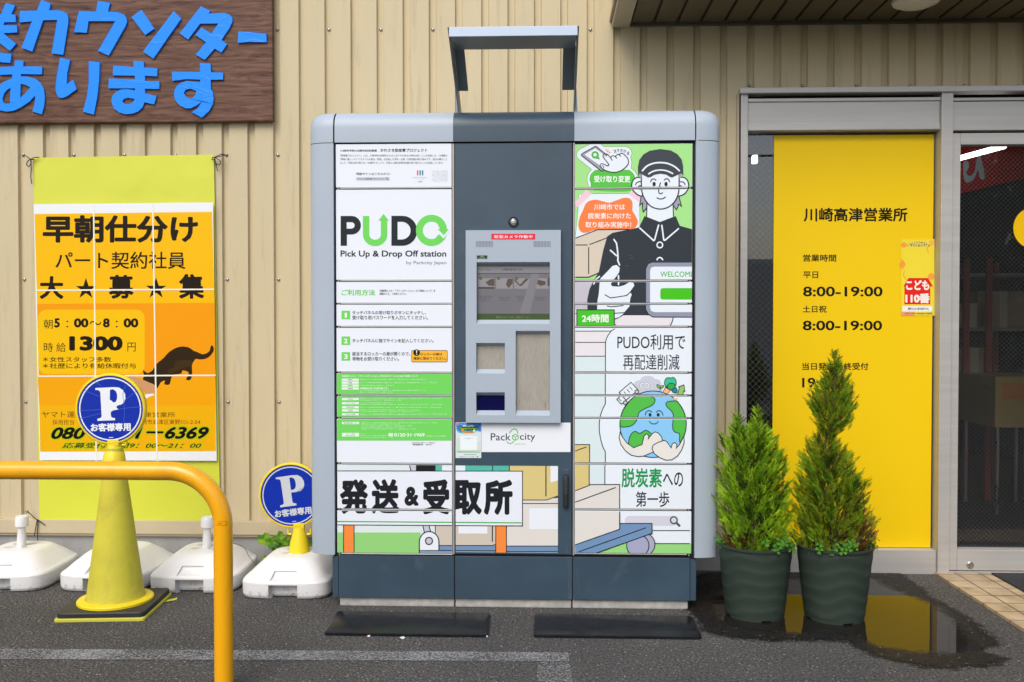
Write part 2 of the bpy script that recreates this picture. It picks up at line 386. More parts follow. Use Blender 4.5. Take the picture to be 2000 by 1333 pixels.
bp = node(t, "ShaderNodeBump", Strength=.5, Distance=.003, invert=True); t.links.new(br.outputs['Fac'], bp.inputs['Height']); t.links.new(bp.outputs[0], b.inputs['Normal'])
tx0 = G(1824, 1122).x
mb = MB(); mb.box(tx0, 4.6, 3.60, YW - .03, -.01, .012, m); tag(mb.build("tile_paving", loc=(tx0, YW - .03, 0)), kind='structure')

# ------------------------------------------------------------------ the building
Z = lambda v, u=1640, Y=YW: P(u, v, Y).z
X = lambda u, Y=YW, v=640: P(u, v, Y).x
M_SID = mat("cream siding", (.56, .475, .30), .5, spec=.22, scuff=((.28, .22, .13), .42, 5.0, (4, 1, .35), .54, .74), grime=((.62, .57, .45), .35, 3.0, (1, 1, 1.6), .62, .72), var=.05, scale=2.2, stretch=(1.0, 1, .35), bump=.05, bscale=9)
M_TRIM = mat("cream trim", (.51, .43, .285), .5, spec=.25, var=.05, scale=3)
M_CONC = mat("concrete", (.33, .325, .315), .85, var=.16, scale=6, bump=.4, bscale=90)
M_ALU = mat("weathered aluminium", (.47, .455, .425), .42, metal=.25, var=.07, scale=5, stretch=(.3, 1, 6))
M_ALUD = mat("dark gap", (.015, .015, .015), .8)
M_SOF = mat("brown soffit", (.105, .085, .045), .5, var=.12, scale=4, stretch=(2, .3, 1))
M_FAS = mat("fascia", (.42, .36, .25), .45)
M_SCREW = mat("screw steel", (.45, .44, .42), .3, metal=.9)
M_ROOM = mat("shop interior", (.025, .025, .027), .9)
bld = empty("shop_building", (0, YW, 0), "cream ribbed metal shop building with a shallow brown canopy above its window and glass door", "building")
x0g, x38 = X(38.4), X(1982); pit = (x38 - x0g) / 38; gw = pit * .27; gd = .019
def sid(xa, xb):
    pts = []
    for k in range(-40, 70):
        a = x0g + k * pit
        pts += [(a - .0015, YW), (a + .0025, YW + gd), (a + gw - .0025, YW + gd), (a + gw + .0015, YW)]
    out = []
    for (p, q) in zip(pts, pts[1:]):
        if p[0] < xa <= q[0]: out.append((xa, p[1] + (q[1] - p[1]) * (xa - p[0]) / (q[0] - p[0])))
        if xa < q[0] < xb: out.append(q)
        if p[0] < xb <= q[0]: out.append((xb, p[1] + (q[1] - p[1]) * (xb - p[0]) / (q[0] - p[0])))
    return out
XWL = X(1441); XWR = X(1830) + 1.25; ZH = Z(174); ZB = Z(1019, 500); TOP = 3.6
def sheetwall(xa, xb, za, zb):
    pr = sid(xa, xb); mb.grid([[(x, y, za) for x, y in pr], [(x, y, zb) for x, y in pr]], M_SID)
    mb.grid([[(x, y, za) for x, y in pr], [(x, YW + .06, za) for x, y in pr]], M_SID)
mb = MB(); sheetwall(-6.5, XWL, ZB, TOP); sheetwall(XWL, XWR, ZH, TOP); sheetwall(XWR, 6.5, ZB, TOP)
mb.face([(-6.5, YW + .06, 0), (-6.5, YW + .06, TOP), (XWL - .002, YW + .06, TOP), (XWL - .002, YW + .06, 0)], M_TRIM)
mb.build("siding", bld)
zf = Z(1044, 500)
mb = MB(); mb.box(-6.5, XWL - .004, YW - .016, YW + .05, zf, ZB + .004, M_TRIM, .003); mb.box(-6.5, XWL - .004, YW - .006, YW + .05, zf - .012, zf - .001, M_TRIM); mb.build("base_flashing", bld)
mb = MB(); mb.box(-6.5, XWL - .004, YW + .012, YW + .3, -.1, zf - .002, M_CONC); mb.build("foundation", bld)
# screws in every second valley
mb = MB(); mb.lathe([(.0085, 0), (.0085, .002), (.006, .006), (.0025, .0075)], M_SCREW, n=12)
scr = mb.build("screw", bld, smooth=40); scr.data.transform(Matrix.Translation(wloc(bld))); first = True
for k in range(0, 40, 2):
    xc = x0g + k * pit + gw / 2; u = 1063 + xc / YW * 1800
    for v in (56, 302, 546, 786, 1000):
        if u > 1170 and not (1400 < u): continue
        if u > 1400 and v != 56: continue
        vv = 166 if u > 1400 else v
        if v > 250 and 560 < u < 1400: continue
        if u < 530 and v == 56: continue
        if 70 < u < 425 and v > 310: continue
        o = scr if first else scr.copy()
        if not first: COL.objects.link(o); o.parent = bld
        first = False
        o.location = (xc, gd, P(u, vv, YW).z); o.rotation_euler = (R(90), 0, 0)
# canopy: box beam, planked soffit, fascia
zs = Z(47, 1300); xb0, xb1 = X(1195, YW, 55), X(1229, YW, 55); zb_ = Z(55, 1210); CD = .52
can = MB(); can.box(xb0, xb1, YW - CD, YW - .001, zb_, zb_ + .26, M_FAS, .003); cano = can.build("canopy", bld); cano.name = "canopy"
def sub(name, parent, mbx, **k): return mbx.build(name, parent, **k)
mb = MB(); pw = X(1321.5, YW, 45) - X(1276, YW, 45); xq = X(1276, YW, 45); pr = []
for k in range(-1, 44):
    a = xq + k * pw
    if a > xb1: pr += [(a - .0075, zs), (a - .006, zs + .02), (a + .006, zs + .02), (a + .0075, zs)]
pr = [(xb1, zs)] + pr
mb.grid([[(x, YW - CD + .02, z) for x, z in pr], [(x, YW - .02, z) for x, z in pr]], M_SOF)
mb.box(xb1, 6.4, YW - CD + .02, YW - .001, zs + .05, zs + .2, M_FAS); sub("soffit", cano, mb)
mb = MB(); mb.box(xb1 + .001, 6.4, YW - CD - .002, YW - CD + .018, zb_, zb_ + .26, M_FAS, .003); sub("fascia", cano, mb)
mb = MB(); mb.box(xb1 + .001, 6.4, YW - .022, YW - .002, zs - .014, zs - .004, M_SOF); sub("wall_trim", cano, mb)
mb = MB()
for xx in (xb0 - .012, ): mb.box(xx, xb0 - .001, YW - CD, YW - .003, zb_ + .03, zb_ + .05, M_FAS, .002)
sub("gutter_lip", cano, mb)
# downlight
lp = G(1789, -4, zs); M_LAMP = mat("white lamp cover", (.72, .70, .66), .35, var=.03)
mb = MB(); mb.lathe([(.097, 0), (.100, -.012), (.096, -.022), (.07, -.034), (.03, -.040), (.002, -.041)], M_LAMP, (lp.x, lp.y, zs - .001), 40)
tag(mb.build("ceiling_light", loc=(lp.x, lp.y, zs), smooth=40), "round white dome lamp fixed to the brown soffit", "ceiling light")

# window and door: aluminium members
YA = YW - .03; YGL = YW + .035
zt0, zt1, zg0, zg1, zsl = Z(193), Z(257), Z(261), Z(1072), Z(1119)
xj0, xj1, xm0, xm1, xd1 = X(1443), X(1456.5), X(1829.5), X(1852), X(1870)
xy0, xy1 = X(1513), X(1826)
XD = xd1 + .78; XE = XD + .05; XF = XWR
mb = MB(); mb.box(XWL - .004, XF + .02, YA - .02, YW + .02, Z(186), Z(175), M_ALU, .003); mb.box(XWL - .012, XWL - .001, YA + .012, YW + .02, 0, Z(183), M_FAS, .002)
mb.build("head_flashing", bld)
def member(parent, name, *boxes):
    mb = MB()
    for b_ in boxes: mb.box(*b_, M_ALU, .0025)
    return mb.build(name, parent)
def wire_glass(name, per, wid, ior=1.55):
    m, t, b = newmat(name); out = t.nodes["Material Output"]
    fr = node(t, "ShaderNodeFresnel", IOR=ior); gl = node(t, "ShaderNodeBsdfGlossy", Roughness=.0); gl.inputs[0].default_value = (1, 1, 1, 1)
    tr = node(t, "ShaderNodeBsdfTransparent"); tr.inputs[0].default_value = (.82, .86, .85, 1); mx = node(t, "ShaderNodeMixShader")
    t.links.new(fr.outputs[0], mx.inputs[0]); t.links.new(tr.outputs[0], mx.inputs[1]); t.links.new(gl.outputs[0], mx.inputs[2])
    tc = node(t, "ShaderNodeTexCoord"); sp = node(t, "ShaderNodeSeparateXYZ"); t.links.new(tc.outputs['Object'], sp.inputs[0]); last = None
    for op in ('ADD', 'SUBTRACT'):
        a = node(t, "ShaderNodeMath", operation=op); t.links.new(sp.outputs[0], a.inputs[0]); t.links.new(sp.outputs[2], a.inputs[1])
        p = node(t, "ShaderNodeMath", operation='PINGPONG'); t.links.new(a.outputs[0], p.inputs[0]); p.inputs[1].default_value = per / 2
        l = node(t, "ShaderNodeMath", operation='LESS_THAN'); t.links.new(p.outputs[0], l.inputs[0]); l.inputs[1].default_value = wid
        if last: x = node(t, "ShaderNodeMath", operation='MAXIMUM'); t.links.new(last.outputs[0], x.inputs[0]); t.links.new(l.outputs[0], x.inputs[1]); last = x
        else: last = l
    b.inputs['Base Color'].default_value = (.24, .25, .25, 1); b.inputs['Metallic'].default_value = .3; b.inputs['Roughness'].default_value = .45
    m2 = node(t, "ShaderNodeMixShader"); t.links.new(last.outputs[0], m2.inputs[0]); t.links.new(mx.outputs[0], m2.inputs[1]); t.links.new(b.outputs[0], m2.inputs[2])
    t.links.new(m2.outputs[0], out.inputs[0]); return m
win = member(bld, "window", (xj0, xj1, YA, YW + .06, 0.01, zt0 + .03))
member(win, "window_sill", (xj1 + .001, xm0 - .001, YA + .012, YW + .06, zsl, zg1))
member(win, "transom", (xj1 + .001, xm0 - .001, YA + .014, YW + .06, zt1, zt0), (xj1 + .001, xm0 - .001, YA + .006, YA + .013, zt0 - .018, zt0 - .002), (xj1 + .001, xm0 - .001, YA + .008, YA + .013, zt1 + .002, zt1 + .035))
mb = MB(); mb.face([(xj1, YGL, zg1), (xm0, YGL, zg1), (xm0, YGL, zt1), (xj1, YGL, zt1)], wire_glass("wire glass", .030, .0005, 2.0)); mb.build("pane", win)
member(bld, "mullion", (xm0, xm1, YA - .006, YW + .06, 0.01, zt0 + .03))
door = member(bld, "door", (xm1 + .002, xd1, YA + .012, YW + .05, .02, Z(262, 1900)))
zr = Z(1073, 1930); zq = Z(1113, 1930); zdt = Z(284, 1930)
member(door, "bottom_rail", (xd1 + .001, XD, YA + .012, YW + .05, zq, zr)); member(door, "top_rail", (xd1 + .001, XD, YA + .012, YW + .05, zdt, Z(262, 1900)))
member(door, "stile", (XD + .001, XE, YA + .012, YW + .05, .02, Z(262, 1900)))
mb = MB(); mb.face([(xd1, YGL, zr), (XD, YGL, zr), (XD, YGL, zdt), (xd1, YGL, zdt)], wire_glass("fine wire glass", .0215, .00038)); mb.build("pane", door)
lk = P(1897, 1105, YA); mb = MB(); mb.lathe([(.0165, 0), (.0165, .004), (.013, .007), (.011, .004), (.006, .004), (.004, .008), (.001, .008)], M_SCREW, n=28)
lo = mb.build("lock", door, smooth=30); lo.data.transform(Matrix.Translation(wloc(door))); lo.location = Vector((lk.x, YA + .012, lk.z)) - wloc(door); lo.rotation_euler = (R(90), 0, 0)
member(bld, "door_transom", (xm1 + .002, XF, YA + .014, YW + .06, Z(256, 1930), Z(200, 1930)), (xm1 + .002, XF, YA + .008, YA + .013, Z(199, 1930), Z(193, 1930)))
member(bld, "door_jamb", (XE + .004, XF, YA, YW + .06, 0.01, Z(258, 1930)))
mb = MB(); mb.box(xm1 - .001, XE, YW - .02, YW + .05, 0, .016, M_ALU); mb.build("threshold", bld)
# room behind the glass
rx0, rx1, ry0, ry1, rz1 = XWL - .6, 5.6, YW + .09, 8.2, 2.75
mb = MB()
mb.face([(rx0, ry0, .02), (rx1, ry0, .02), (rx1, ry1, .02), (rx0, ry1, .02)], M_ROOM); mb.face([(rx0, ry1, 0), (rx1, ry1, 0), (rx1, ry1, rz1), (rx0, ry1, rz1)], M_ROOM)
mb.face([(rx0, ry0, rz1), (rx1, ry0, rz1), (rx1, ry1, rz1), (rx0, ry1, rz1)], M_ROOM); mb.face([(rx0, ry0, 0), (rx0, ry1, 0), (rx0, ry1, rz1), (rx0, ry0, rz1)], M_ROOM); mb.face([(rx1, ry0, 0), (rx1, ry1, 0), (rx1, ry1, rz1), (rx1, ry0, rz1)], M_ROOM)
mb.face([(rx0, ry0 - .004, zt0 + .01), (rx1, ry0 - .004, zt0 + .01), (rx1, ry0 - .004, TOP), (rx0, ry0 - .004, TOP)], M_ROOM)
mb.build("interior", bld, recalc=False)
# roof so that no light falls in from above
mb = MB(); mb.box(-6.5, 6.5, YW + .06, 9, TOP, TOP + .05, M_TRIM); mb.box(-6.5, 6.5, 8.3, 8.4, 0, TOP, M_TRIM); mb.build("roof", bld)

# ------------------------------------------------------------------ parcel locker
WHT = (238, 242, 254); DK = (38, 43, 50); GRN = (118, 219, 100)
M_SIL = mat("silver paint", alb(187, 199, 216, .71), .42, metal=.0, scuff=((.30, .31, .32), .25, 6.0, (2.5, 2.5, .3), .60, .8), var=.035, scale=2.0, spec=.45)
M_SLATE = mat("slate paint", alb(64, 86, 105, .66), .42, var=.15, scale=3.2, stretch=(.8, 1, 1.3), scuff=((.16, .19, .21), .35, 7.0, (1, 1, .4), .60, .78), bump=.03, bscale=25)
M_BLK = mat("black gap", (.006, .006, .007), .7)
M_EDGE = mat("door edge strip", alb(206, 204, 204, .8), .4, var=.05, scale=9)
M_STEEL = mat("strip steel", alb(176, 172, 172), .35, metal=.3, var=.06, scale=9)
M_WHT = ink(WHT)
loc0 = P(1004, 1192, YF); LB = empty("parcel_locker", (P(1004, 640, YF).x, YF, 0), "wide grey parcel locker bank with printed doors, dark centre column and touch screen", "parcel locker")
lx = lambda u: P(u, 640, YF).x
lz = lambda v, u=1000: P(u, v, YF).z
zA, zTop, zSeam, zBot, zKick, zBase = lz(280), lz(217), lz(277.5), lz(1085), lz(1171), 0.0
YB = YW - .06
mb = MB(); mb.box(lx(650), lx(1359), YF + .012, YB, zKick + .002, zTop - .05, M_BLK); mb.build("body", LB)
# top covers with a rounded front edge
def top_prof(k=0.0, sink=0.0, n=9):
    r = .072; pr = [(YF - .006 + k, zSeam + .001)]
    for i in range(n + 1):
        a = R(90 * i / n); pr.append((YF - .006 + k + r * (1 - math.cos(a)), zTop + .008 - sink - .085 * (1 - math.sin(a)) * .85))
    pr.append((YB, zTop + .008 - sink)); return pr
def top_cover(u0, u1, m, name):
    mb = MB(); xs = (lx(u0) + .0006, lx(u1) - .0006); rows = [[(x, y, z) for y, z in top_prof()] for x in xs]
    mb.grid(rows, m); 
    for r_ in rows: mb.face(r_ + [(r_[0][0], YB, zSeam + .001)], m)
    return mb.build(name, LB, smooth=35)
top_cover(655, 886, M_SIL, "top_cover"); tag(top_cover(886, 1121, M_SLATE, "top_cover"), "dark slate top cover over the centre column"); top_cover(1121, 1356, M_SIL, "top_cover")
def side_cover(uin, uout):
    xi, xo = lx(uin), P(uout, 640, YF + .05).x; sg = 1 if xo > xi else -1; wd = abs(xo - xi); D = .062; mb = MB()
    pl = []
    for i in range(15):
        a = R(90 * i / 14); pl.append((xi + sg * wd * math.sin(a) ** .85, YF - .008 + D * (1 - max(0, math.cos(a)) ** .75)))
    pl.append((xo, YB))
    pl = [(xi, YF + .02)] + pl
    mb.grid([[(x, y, lz(1086)) for x, y in pl], [(x, y, zSeam - .002) for x, y in pl]], M_SIL)
    mb.face([(x, y, lz(1086)) for x, y in pl + [(xi, YB)]], M_SIL)
    mb.build("side_cover", LB, smooth=35)
    mb = MB(); rows = []
    for i in range(13):
        a = R(90 * i / 12); x = xi + sg * (.0008 + (wd - .0008) * math.sin(a) ** .85); c = max(0, math.cos(a)) ** .75
        k = D * (1 - c) - .002; sink = .020 * math.sin(a) ** 3
        rows.append([(x, y, z) for y, z in top_prof(k, sink)])
    mb.grid(rows, M_SIL); mb.face(rows[-1] + [(rows[-1][0][0], YB, zSeam)], M_SIL); mb.build("corner_cap", LB, smooth=35)
side_cover(653, 609); side_cover(1357.5, 1402.5)
# kick plates
for a, b_ in ((659, 886.5), (887.5, 1118.5), (1119.5, 1350)):
    mb = MB(); mb.box(lx(a) + .0008, lx(b_) - .0008, YF + .003, YF + .012, zKick, lz(1088), M_SLATE, .0015); mb.build("kick_plate", LB)
for a, b_ in ((647, 658.5), (1350.5, 1362)):
    mb = MB(); mb.box(lx(a), lx(b_), YF + .006, YB - .05, zKick, lz(1091), M_SLATE, .002); mb.build("end_panel", LB)
# upright strips between the columns
for a, b_ in ((883.6, 887.2), (1119.2, 1122)):
    mb = MB(); mb.box(lx(a), lx(b_), YF + .001, YF + .02, lz(1084), zA, M_STEEL); mb.build("divider_strip", LB)
# concrete blocks it stands on
for lbl, a, b_ in (("left", 660, 886), ("middle", 888, 1117), ("right", 1119, 1347)):
    mb = MB(); mb.box(lx(a), lx(b_), YF + .016, YB - .03, 0, zKick - .001, mat("speckled concrete", (.40, .39, .365), .9, var=.22, scale=26, bump=.4, bscale=120), .006)
    o = mb.build("concrete_block", loc=(lx((a + b_) / 2), YF + .02, 0))
    tag(o, "pale speckled concrete block under the %s third of the parcel locker" % lbl, "concrete block", "concrete blocks under the locker")

# ---- print for the left column, drawn in photo pixels
A = Art()
H = A.zoom(640, 270, .13506)
A.text("川崎市市制100周年記念事業", 180, 165, 712, 200, DK, .015); A.text("かわさき脱炭素プロジェクト", 762, 152, 1440, 202, DK, .02)
A.text("「脱炭素プロジェクト」とは、川崎市制100周年からはじまりその先の100年も続くことを目指した、川崎発の", 180, 238, 1730, 270, DK)
A.text("「環境に優しいライフスタイルの創出・実現」を目指した市民・企業・行政協働の取り組みです。自分の暮らしに", 180, 291, 1730, 323, DK)
A.text("あった「宅配の受け取り方」を実践することで、市域の二酸化炭素排出量を皆で減らすことを目指しています。", 180, 344, 1672, 374, DK)
A.text("特設サイトはこちらから！", 412, 500, 905, 537, DK, .012); A.rect(412, 566, 897, 614, (203, 207, 217)); A.text("かわさき脱炭素プロジェクト", 432, 578, 820, 606, DK, .01)
A.line(arc(855, 585, 14, 14, 0, 360, 18)[:-1], 5, DK, closed=True); A.line([(866, 597), (878, 608)], 6, DK)
for x0, x1, c in ((1292, 1310, (232, 70, 90)), (1327, 1347, (40, 140, 120)), (1364, 1382, (40, 110, 200))): A.rect(x0, 468, x1, 540, c)
A.text("Colors, Future!", 1225, 563, 1435, 582, (150, 155, 165)); A.text("いろいろって、未来。", 1285, 590, 1390, 604, (160, 165, 175)); A.text("川崎市", 1300, 622, 1370, 642, (90, 95, 105))
for s_, y in (("COLORS", 470), ("FUTURE!", 522), ("ACTIONS", 572)): A.text(s_, 1515, y, 1735, y + 42, (203, 207, 217))
A.text("KAWASAKI CITY 100TH", 1515, 616, 1735, 630, (203, 207, 217))
# green and black logo
A.zoom(640, 360, .19505); BK = (42, 47, 52)
A.poly([(130, 320)] + arc(240, 412, 93, 93, -90, 90, 20) + [(193, 505), (193, 618), (130, 618)], BK, holes=[[(190, 382)] + arc(236, 414, 34, 32, -90, 90, 10) + [(190, 446)]])
A.line([(385, 320), (385, 505)] + arc(475, 505, 90, 84, 180, 0, 24) + [(565, 360)], 64, GRN, cap=False); A.poly([(508, 366), (560, 298), (613, 366)], GRN)
A.poly([(638, 318), (750, 318)] + arc(748, 468, 148, 150, -90, 90, 26) + [(638, 618)], BK, holes=[[(700, 378)] + arc(740, 466, 90, 89, -90, 90, 16) + [(700, 555)]])
A.poly(arc(1040, 463, 156, 156, 0, 360, 60)[:-1], GRN, holes=[arc(1040, 463, 88, 88, 0, 360, 40)[:-1]])
A.poly([(1098, 475), (1105, 440), (1220, 440), (1235, 462), (1160, 546), (1098, 480)], WHT); A.poly([(1100, 450), (1214, 450), (1164, 514)], GRN)
A.poly([(1092, 380), (1165, 370), (1196, 452), (1126, 452)], GRN); A.poly([(1108, 505), (1160, 548), (1192, 508), (1170, 556), (1130, 580), (1080, 540)], GRN)
A.text("Pick Up & Drop Off station", 128, 664, 1188, 746, BK, .022); A.text("by Packcity Japan", 788, 770, 1188, 812, (116, 119, 126))
A.text("ご利用方法", 137, 1055, 475, 1116, (108, 212, 84), .022)
A.text("［宅配便ロッカー「プドーステーション」のご利用について］を", 520, 1056, 1078, 1081, DK, .01); A.text("確認のうえ、ご利用ください。", 520, 1088, 790, 1111, DK, .01)
A.zoom(640, 590, .13)
for n_, y0 in (("1", 133), ("2", 520), ("3", 755)):
    A.rect(208, y0, 338, y0 + 128, GRN); wd = 38 if n_ == "1" else 56
    A.text(n_, 273 - wd / 2, y0 + 32, 273 + wd / 2, y0 + 104, (246, 250, 255), .03)
for s_, x0, y0, x1, y1 in (("タッチパネルの受け取りボタンにタッチし、", 370, 133, 1478, 190), ("受け取り用パスワードを入力してください。", 370, 205, 1505, 268), ("タッチパネルに指でサインを記入してください。", 370, 553, 1590, 612),
                           ("該当するロッカーの扉が開くので、", 370, 750, 1240, 810), ("荷物をお受け取りください。", 370, 826, 1072, 886)): A.text(s_, x0, y0, x1, y1, DK, .014)
A.outl(rrect(1262, 730, 1798, 903, 20), (252, 188, 62), (110, 85, 50), 9); A.disc(1337, 763, 50, (24, 22, 20))
A.poly([(1328, 728), (1348, 728), (1343, 774), (1333, 774)], (252, 240, 215)); A.disc(1338, 789, 8, (252, 240, 215))
A.text("ロッカーの扉は", 1395, 765, 1720, 808, (40, 34, 26), .02); A.text("確実に閉めてください。", 1290, 828, 1782, 872, (40, 34, 26), .02)
A.zoom(640, 720, .13506); LW = (236, 246, 240)
A.rect(100, 60, 1830, 374, GRN); A.rect(100, 390, 1830, 702, GRN); A.rect(100, 720, 1830, 1044, GRN)
A.text("宅配便ロッカー「プドーステーション」(PUDOステーション)のご利用について", 205, 97, 1302, 129, LW, .02)
def rows(L):
    for s_, x0, y0, x1, y1 in L: A.text(s_, x0, y0, x1, y1, (214, 242, 212))
def boxes(L):
    for s_, x0, y0, x1, y1 in L:
        A.rect(x0, y0, x1, y1, LW); c = (x0 + x1) / 2; h = min(18, (y1 - y0) * .55); wd = len(s_) * h * .5
        A.text(s_, c - wd, (y0 + y1) / 2 - h / 2, c + wd, (y0 + y1) / 2 + h / 2, (60, 90, 70), .01)
boxes([("設置場所", 203, 148, 450, 180), ("管理者", 203, 189, 450, 222), ("受取期限", 203, 232, 450, 263), ("営業時間", 203, 273, 450, 306),
       ("ご利用方法", 207, 428, 452, 459), ("パスワードの入力", 207, 488, 452, 520), ("お荷物のお預け", 207, 547, 452, 578), ("禁止事項", 207, 592, 452, 623), ("お忘れものの保管", 207, 648, 452, 679),
       ("個人情報の取扱について", 207, 773, 454, 806)])
A.rect(207, 932, 455, 985, LW); A.text("ロッカーに関する", 262, 940, 400, 955, (60, 90, 70), .01); A.text("お問い合わせ先", 262, 964, 400, 979, (60, 90, 70), .01)
tx = "宅配便ロッカーをご利用の際は利用規約をご確認のうえ、画面の案内に従ってお荷物をお受け取りください。ご不明な点は係員へお問い合わせください。"
rows([(tx[:46], 465, 150, 1435, 170), (tx[3:55], 465, 194, 1580, 215), (tx[8:32], 465, 238, 965, 256), (tx[5:48], 465, 310, 1430, 328), (tx[20:44], 465, 336, 950, 351),
      (tx[:56], 470, 428, 1640, 444), (tx[10:38], 470, 451, 1065, 467), (tx[4:26], 470, 490, 935, 506), (tx[:58], 470, 513, 1680, 529), (tx[2:57], 470, 555, 1640, 572), (tx[:42], 470, 592, 1340, 607), (tx[6:50], 470, 614, 1380, 629), (tx[:60], 470, 653, 1720, 671),
      (tx[:54], 485, 777, 1590, 795), (tx[12:40], 485, 799, 1050, 813), (tx[3:38], 485, 822, 1220, 839), (tx[9:38], 485, 846, 1095, 861), (tx[:38], 485, 868, 1270, 885),
      ("お客様センター", 470, 938, 575, 951), (tx[:18], 470, 964, 850, 981), (tx[5:28], 470, 992, 945, 1007), ("受付時間 9:00～20:00 年中無休", 1425, 969, 1710, 989)])
A.text("24時間365日ご利用可能です。", 465, 272, 880, 303, LW, .02)
A.poly(rrect(877, 936, 947, 984, 12), (222, 238, 226)); A.text("0120·31·1969", 962, 936, 1403, 986, LW, .03)
A.text("一般貨物自動車 宅配便ロッカー設置届出済", 1200, 1067, 1555, 1083, (90, 94, 102)); A.text("管理番号　00121", 1230, 1089, 1510, 1113, (60, 64, 72), .01)
# picture across the two lowest left doors and the centre
ART_C = Art()
for B_ in (A, ART_C):
    B_.zoom(640, 890, .245); LK = (34, 37, 42); LN = 7
    B_.rect(60, 75, 1000, 122, (226, 237, 244))
    B_.poly([(652, 78), (700, 78), (710, 122), (664, 122)], (205, 203, 222)); B_.line([(652, 78), (664, 122)], 8, LK, cap=False); B_.rect(704, 75, 860, 122, LK); B_.rect(860, 75, 912, 122, (92, 188, 172)); B_.rect(912, 75, 1000, 122, (236, 242, 252))
    B_.rect(1000, 70, 1096, 122, (236, 242, 252)); B_.rect(1096, 70, 1450, 122, (92, 188, 172)); B_.line([(1315, 70), (1315, 122)], LN, LK, cap=False); B_.line([(1448, 70), (1448, 122)], LN, LK, cap=False)
    B_.rect(1000, 555, 1900, 790, (228, 222, 218)); B_.rect(1553, 340, 1900, 560, (228, 222, 218)); B_.poly([(1452, 70), (1900, 70), (1900, 300), (1745, 355), (1452, 355)], (223, 202, 136))
    B_.line([(1550, 355), (1745, 355), (1900, 300)], LN, LK, cap=False); B_.line([(1740, 80), (1740, 322)], 9, LK); B_.poly([(1776, 75), (1900, 75), (1900, 180), (1776, 216)], (238, 242, 252)); B_.line([(1553, 383), (1900, 383)], LN, LK, cap=False)
    B_.rect(1607, 420, 1900, 588, (238, 242, 252))
    B_.rect(60, 550, 860, 615, (226, 237, 241)); B_.rect(60, 614, 740, 780, (152, 215, 128)); B_.rect(860, 550, 1340, 716, (212, 200, 188))
    B_.rect(880, 716, 1340, 752, (120, 150, 190)); B_.rect(735, 752, 1340, 790, (134, 158, 190)); B_.rect(1426, 722, 1900, 752, (120, 150, 190)); B_.rect(1426, 752, 1900, 790, (134, 158, 190))
    B_.line([(858, 550), (858, 620)], LN, LK, cap=False); B_.line([(885, 718), (1316, 718), (1336, 708)], LN, LK, cap=False); B_.line([(735, 755), (1336, 760)], LN, LK, cap=False); B_.line([(1426, 722), (1900, 722)], LN, LK, cap=False); B_.line([(1426, 764), (1900, 764)], LN, LK, cap=False)
    B_.line([(1313, 560), (1313, 685)], 9, LK); B_.rect(1043, 560, 1273, 622, (238, 242, 252))
    B_.poly([(757, 550), (808, 550), (824, 612), (770, 616)], (205, 203, 222)); B_.line([(757, 552), (772, 616)], 8, LK, cap=False); B_.line([(806, 552), (822, 612)], 8, LK, cap=False)
    wh = [(731, 780), (731, 690)] + arc(809, 690, 78, 84, 180, 360, 18) + [(887, 754), (735, 754)]
    B_.poly([(731, 754), (731, 690)] + arc(809, 690, 78, 84, 180, 360, 18) + [(887, 754)], (238, 242, 252)); B_.line([(731, 785), (731, 690)] + arc(809, 690, 78, 84, 180, 360, 18) + [(887, 754)], 9, LK, cap=False)
    B_.disc(808, 681, 28, (202, 202, 214)); B_.line(arc(808, 681, 28, 28, 0, 360, 24)[:-1], 9, LK, closed=True)
    for x0, x1 in ((127, 211), (1340, 1425)):
        B_.rect(x0, 550, x1, 778, (252, 144, 68)); B_.line([(x0, 550), (x0, 778)], LN, LK, cap=False); B_.line([(x1, 550), (x1, 778)], LN, LK, cap=False)
    B_.rect(60, 124, 1553, 557, (236, 240, 253)); B_.line([(60, 123), (1553, 125), (1553, 562), (60, 553)], LN, LK, cap=False); B_.line([(60, 526), (1548, 537)], 9, (70, 178, 60), cap=False)
    for ch, x0, y0, x1, y1 in (("発", 98, 190, 322, 466), ("送", 347, 188, 570, 464), ("&", 612, 248, 726, 402), ("受", 757, 190, 973, 470), ("取", 1000, 195, 1229, 472), ("所", 1245, 193, 1475, 474)):
        B_.text(ch, x0, y0, x1, y1, LK, .042)
ROWS = [(281.5, 366), (370.3, 547), (551, 592), (595.6, 637), (640.8, 726.3), (730, 770.8), (774.6, 815), (819, 904), (908, 994), (998.5, 1080.5)]
def locker_door(u0, u1, ref, r, art, hinge_left, label):
    z1, z0 = lz(r[0], ref), lz(r[1], ref); x0, x1 = lx(u0), lx(u1); mb = MB(); YF = globals()['YF'] + random.uniform(-.0012, .0012); jx = random.uniform(-.0006, .0006); x0 += jx; x1 += jx
    mb.box(x0, x1, YF, YF + .010, z0, z1, M_WHT, .0012)
    art.emit(mb, YF, (x0 + .0012, x1 - .0012, z0 + .001, z1 - .001))
    d = mb.build("locker_door", LB, recalc=False); tag(d, label)
    mb = MB(); a, b_ = (x0 + .018, x1 + .001) if hinge_left else (x0 - .001, x1 - .018)
    mb.box(a, b_, YF - .0025, YF + .010, z0 - .0052, z0 - .0014, M_EDGE); mb.build("edge_strip", d)
    mb = MB(); cx = x0 + .009 if hinge_left else x1 - .009
    mb.lathe([(.0034, -.007), (.0034, .007)], M_STEEL, (cx, YF + .003, z0 - .004), 10); h = mb.build("hinge_pin", d)
    return d
LL = ["door printed with project notice", "tall door printed with green and black logo", "door printed with green heading", "door printed with step one", "door printed with steps two and three and an orange notice",
      "green door with small print", "green door with small print", "half green half white door with phone number", "door printed with large black characters", "door printed with orange posts and a wheel"]
for r, l in zip(ROWS, LL): locker_door(657.3, 882.6, 770, r, A, True, l)

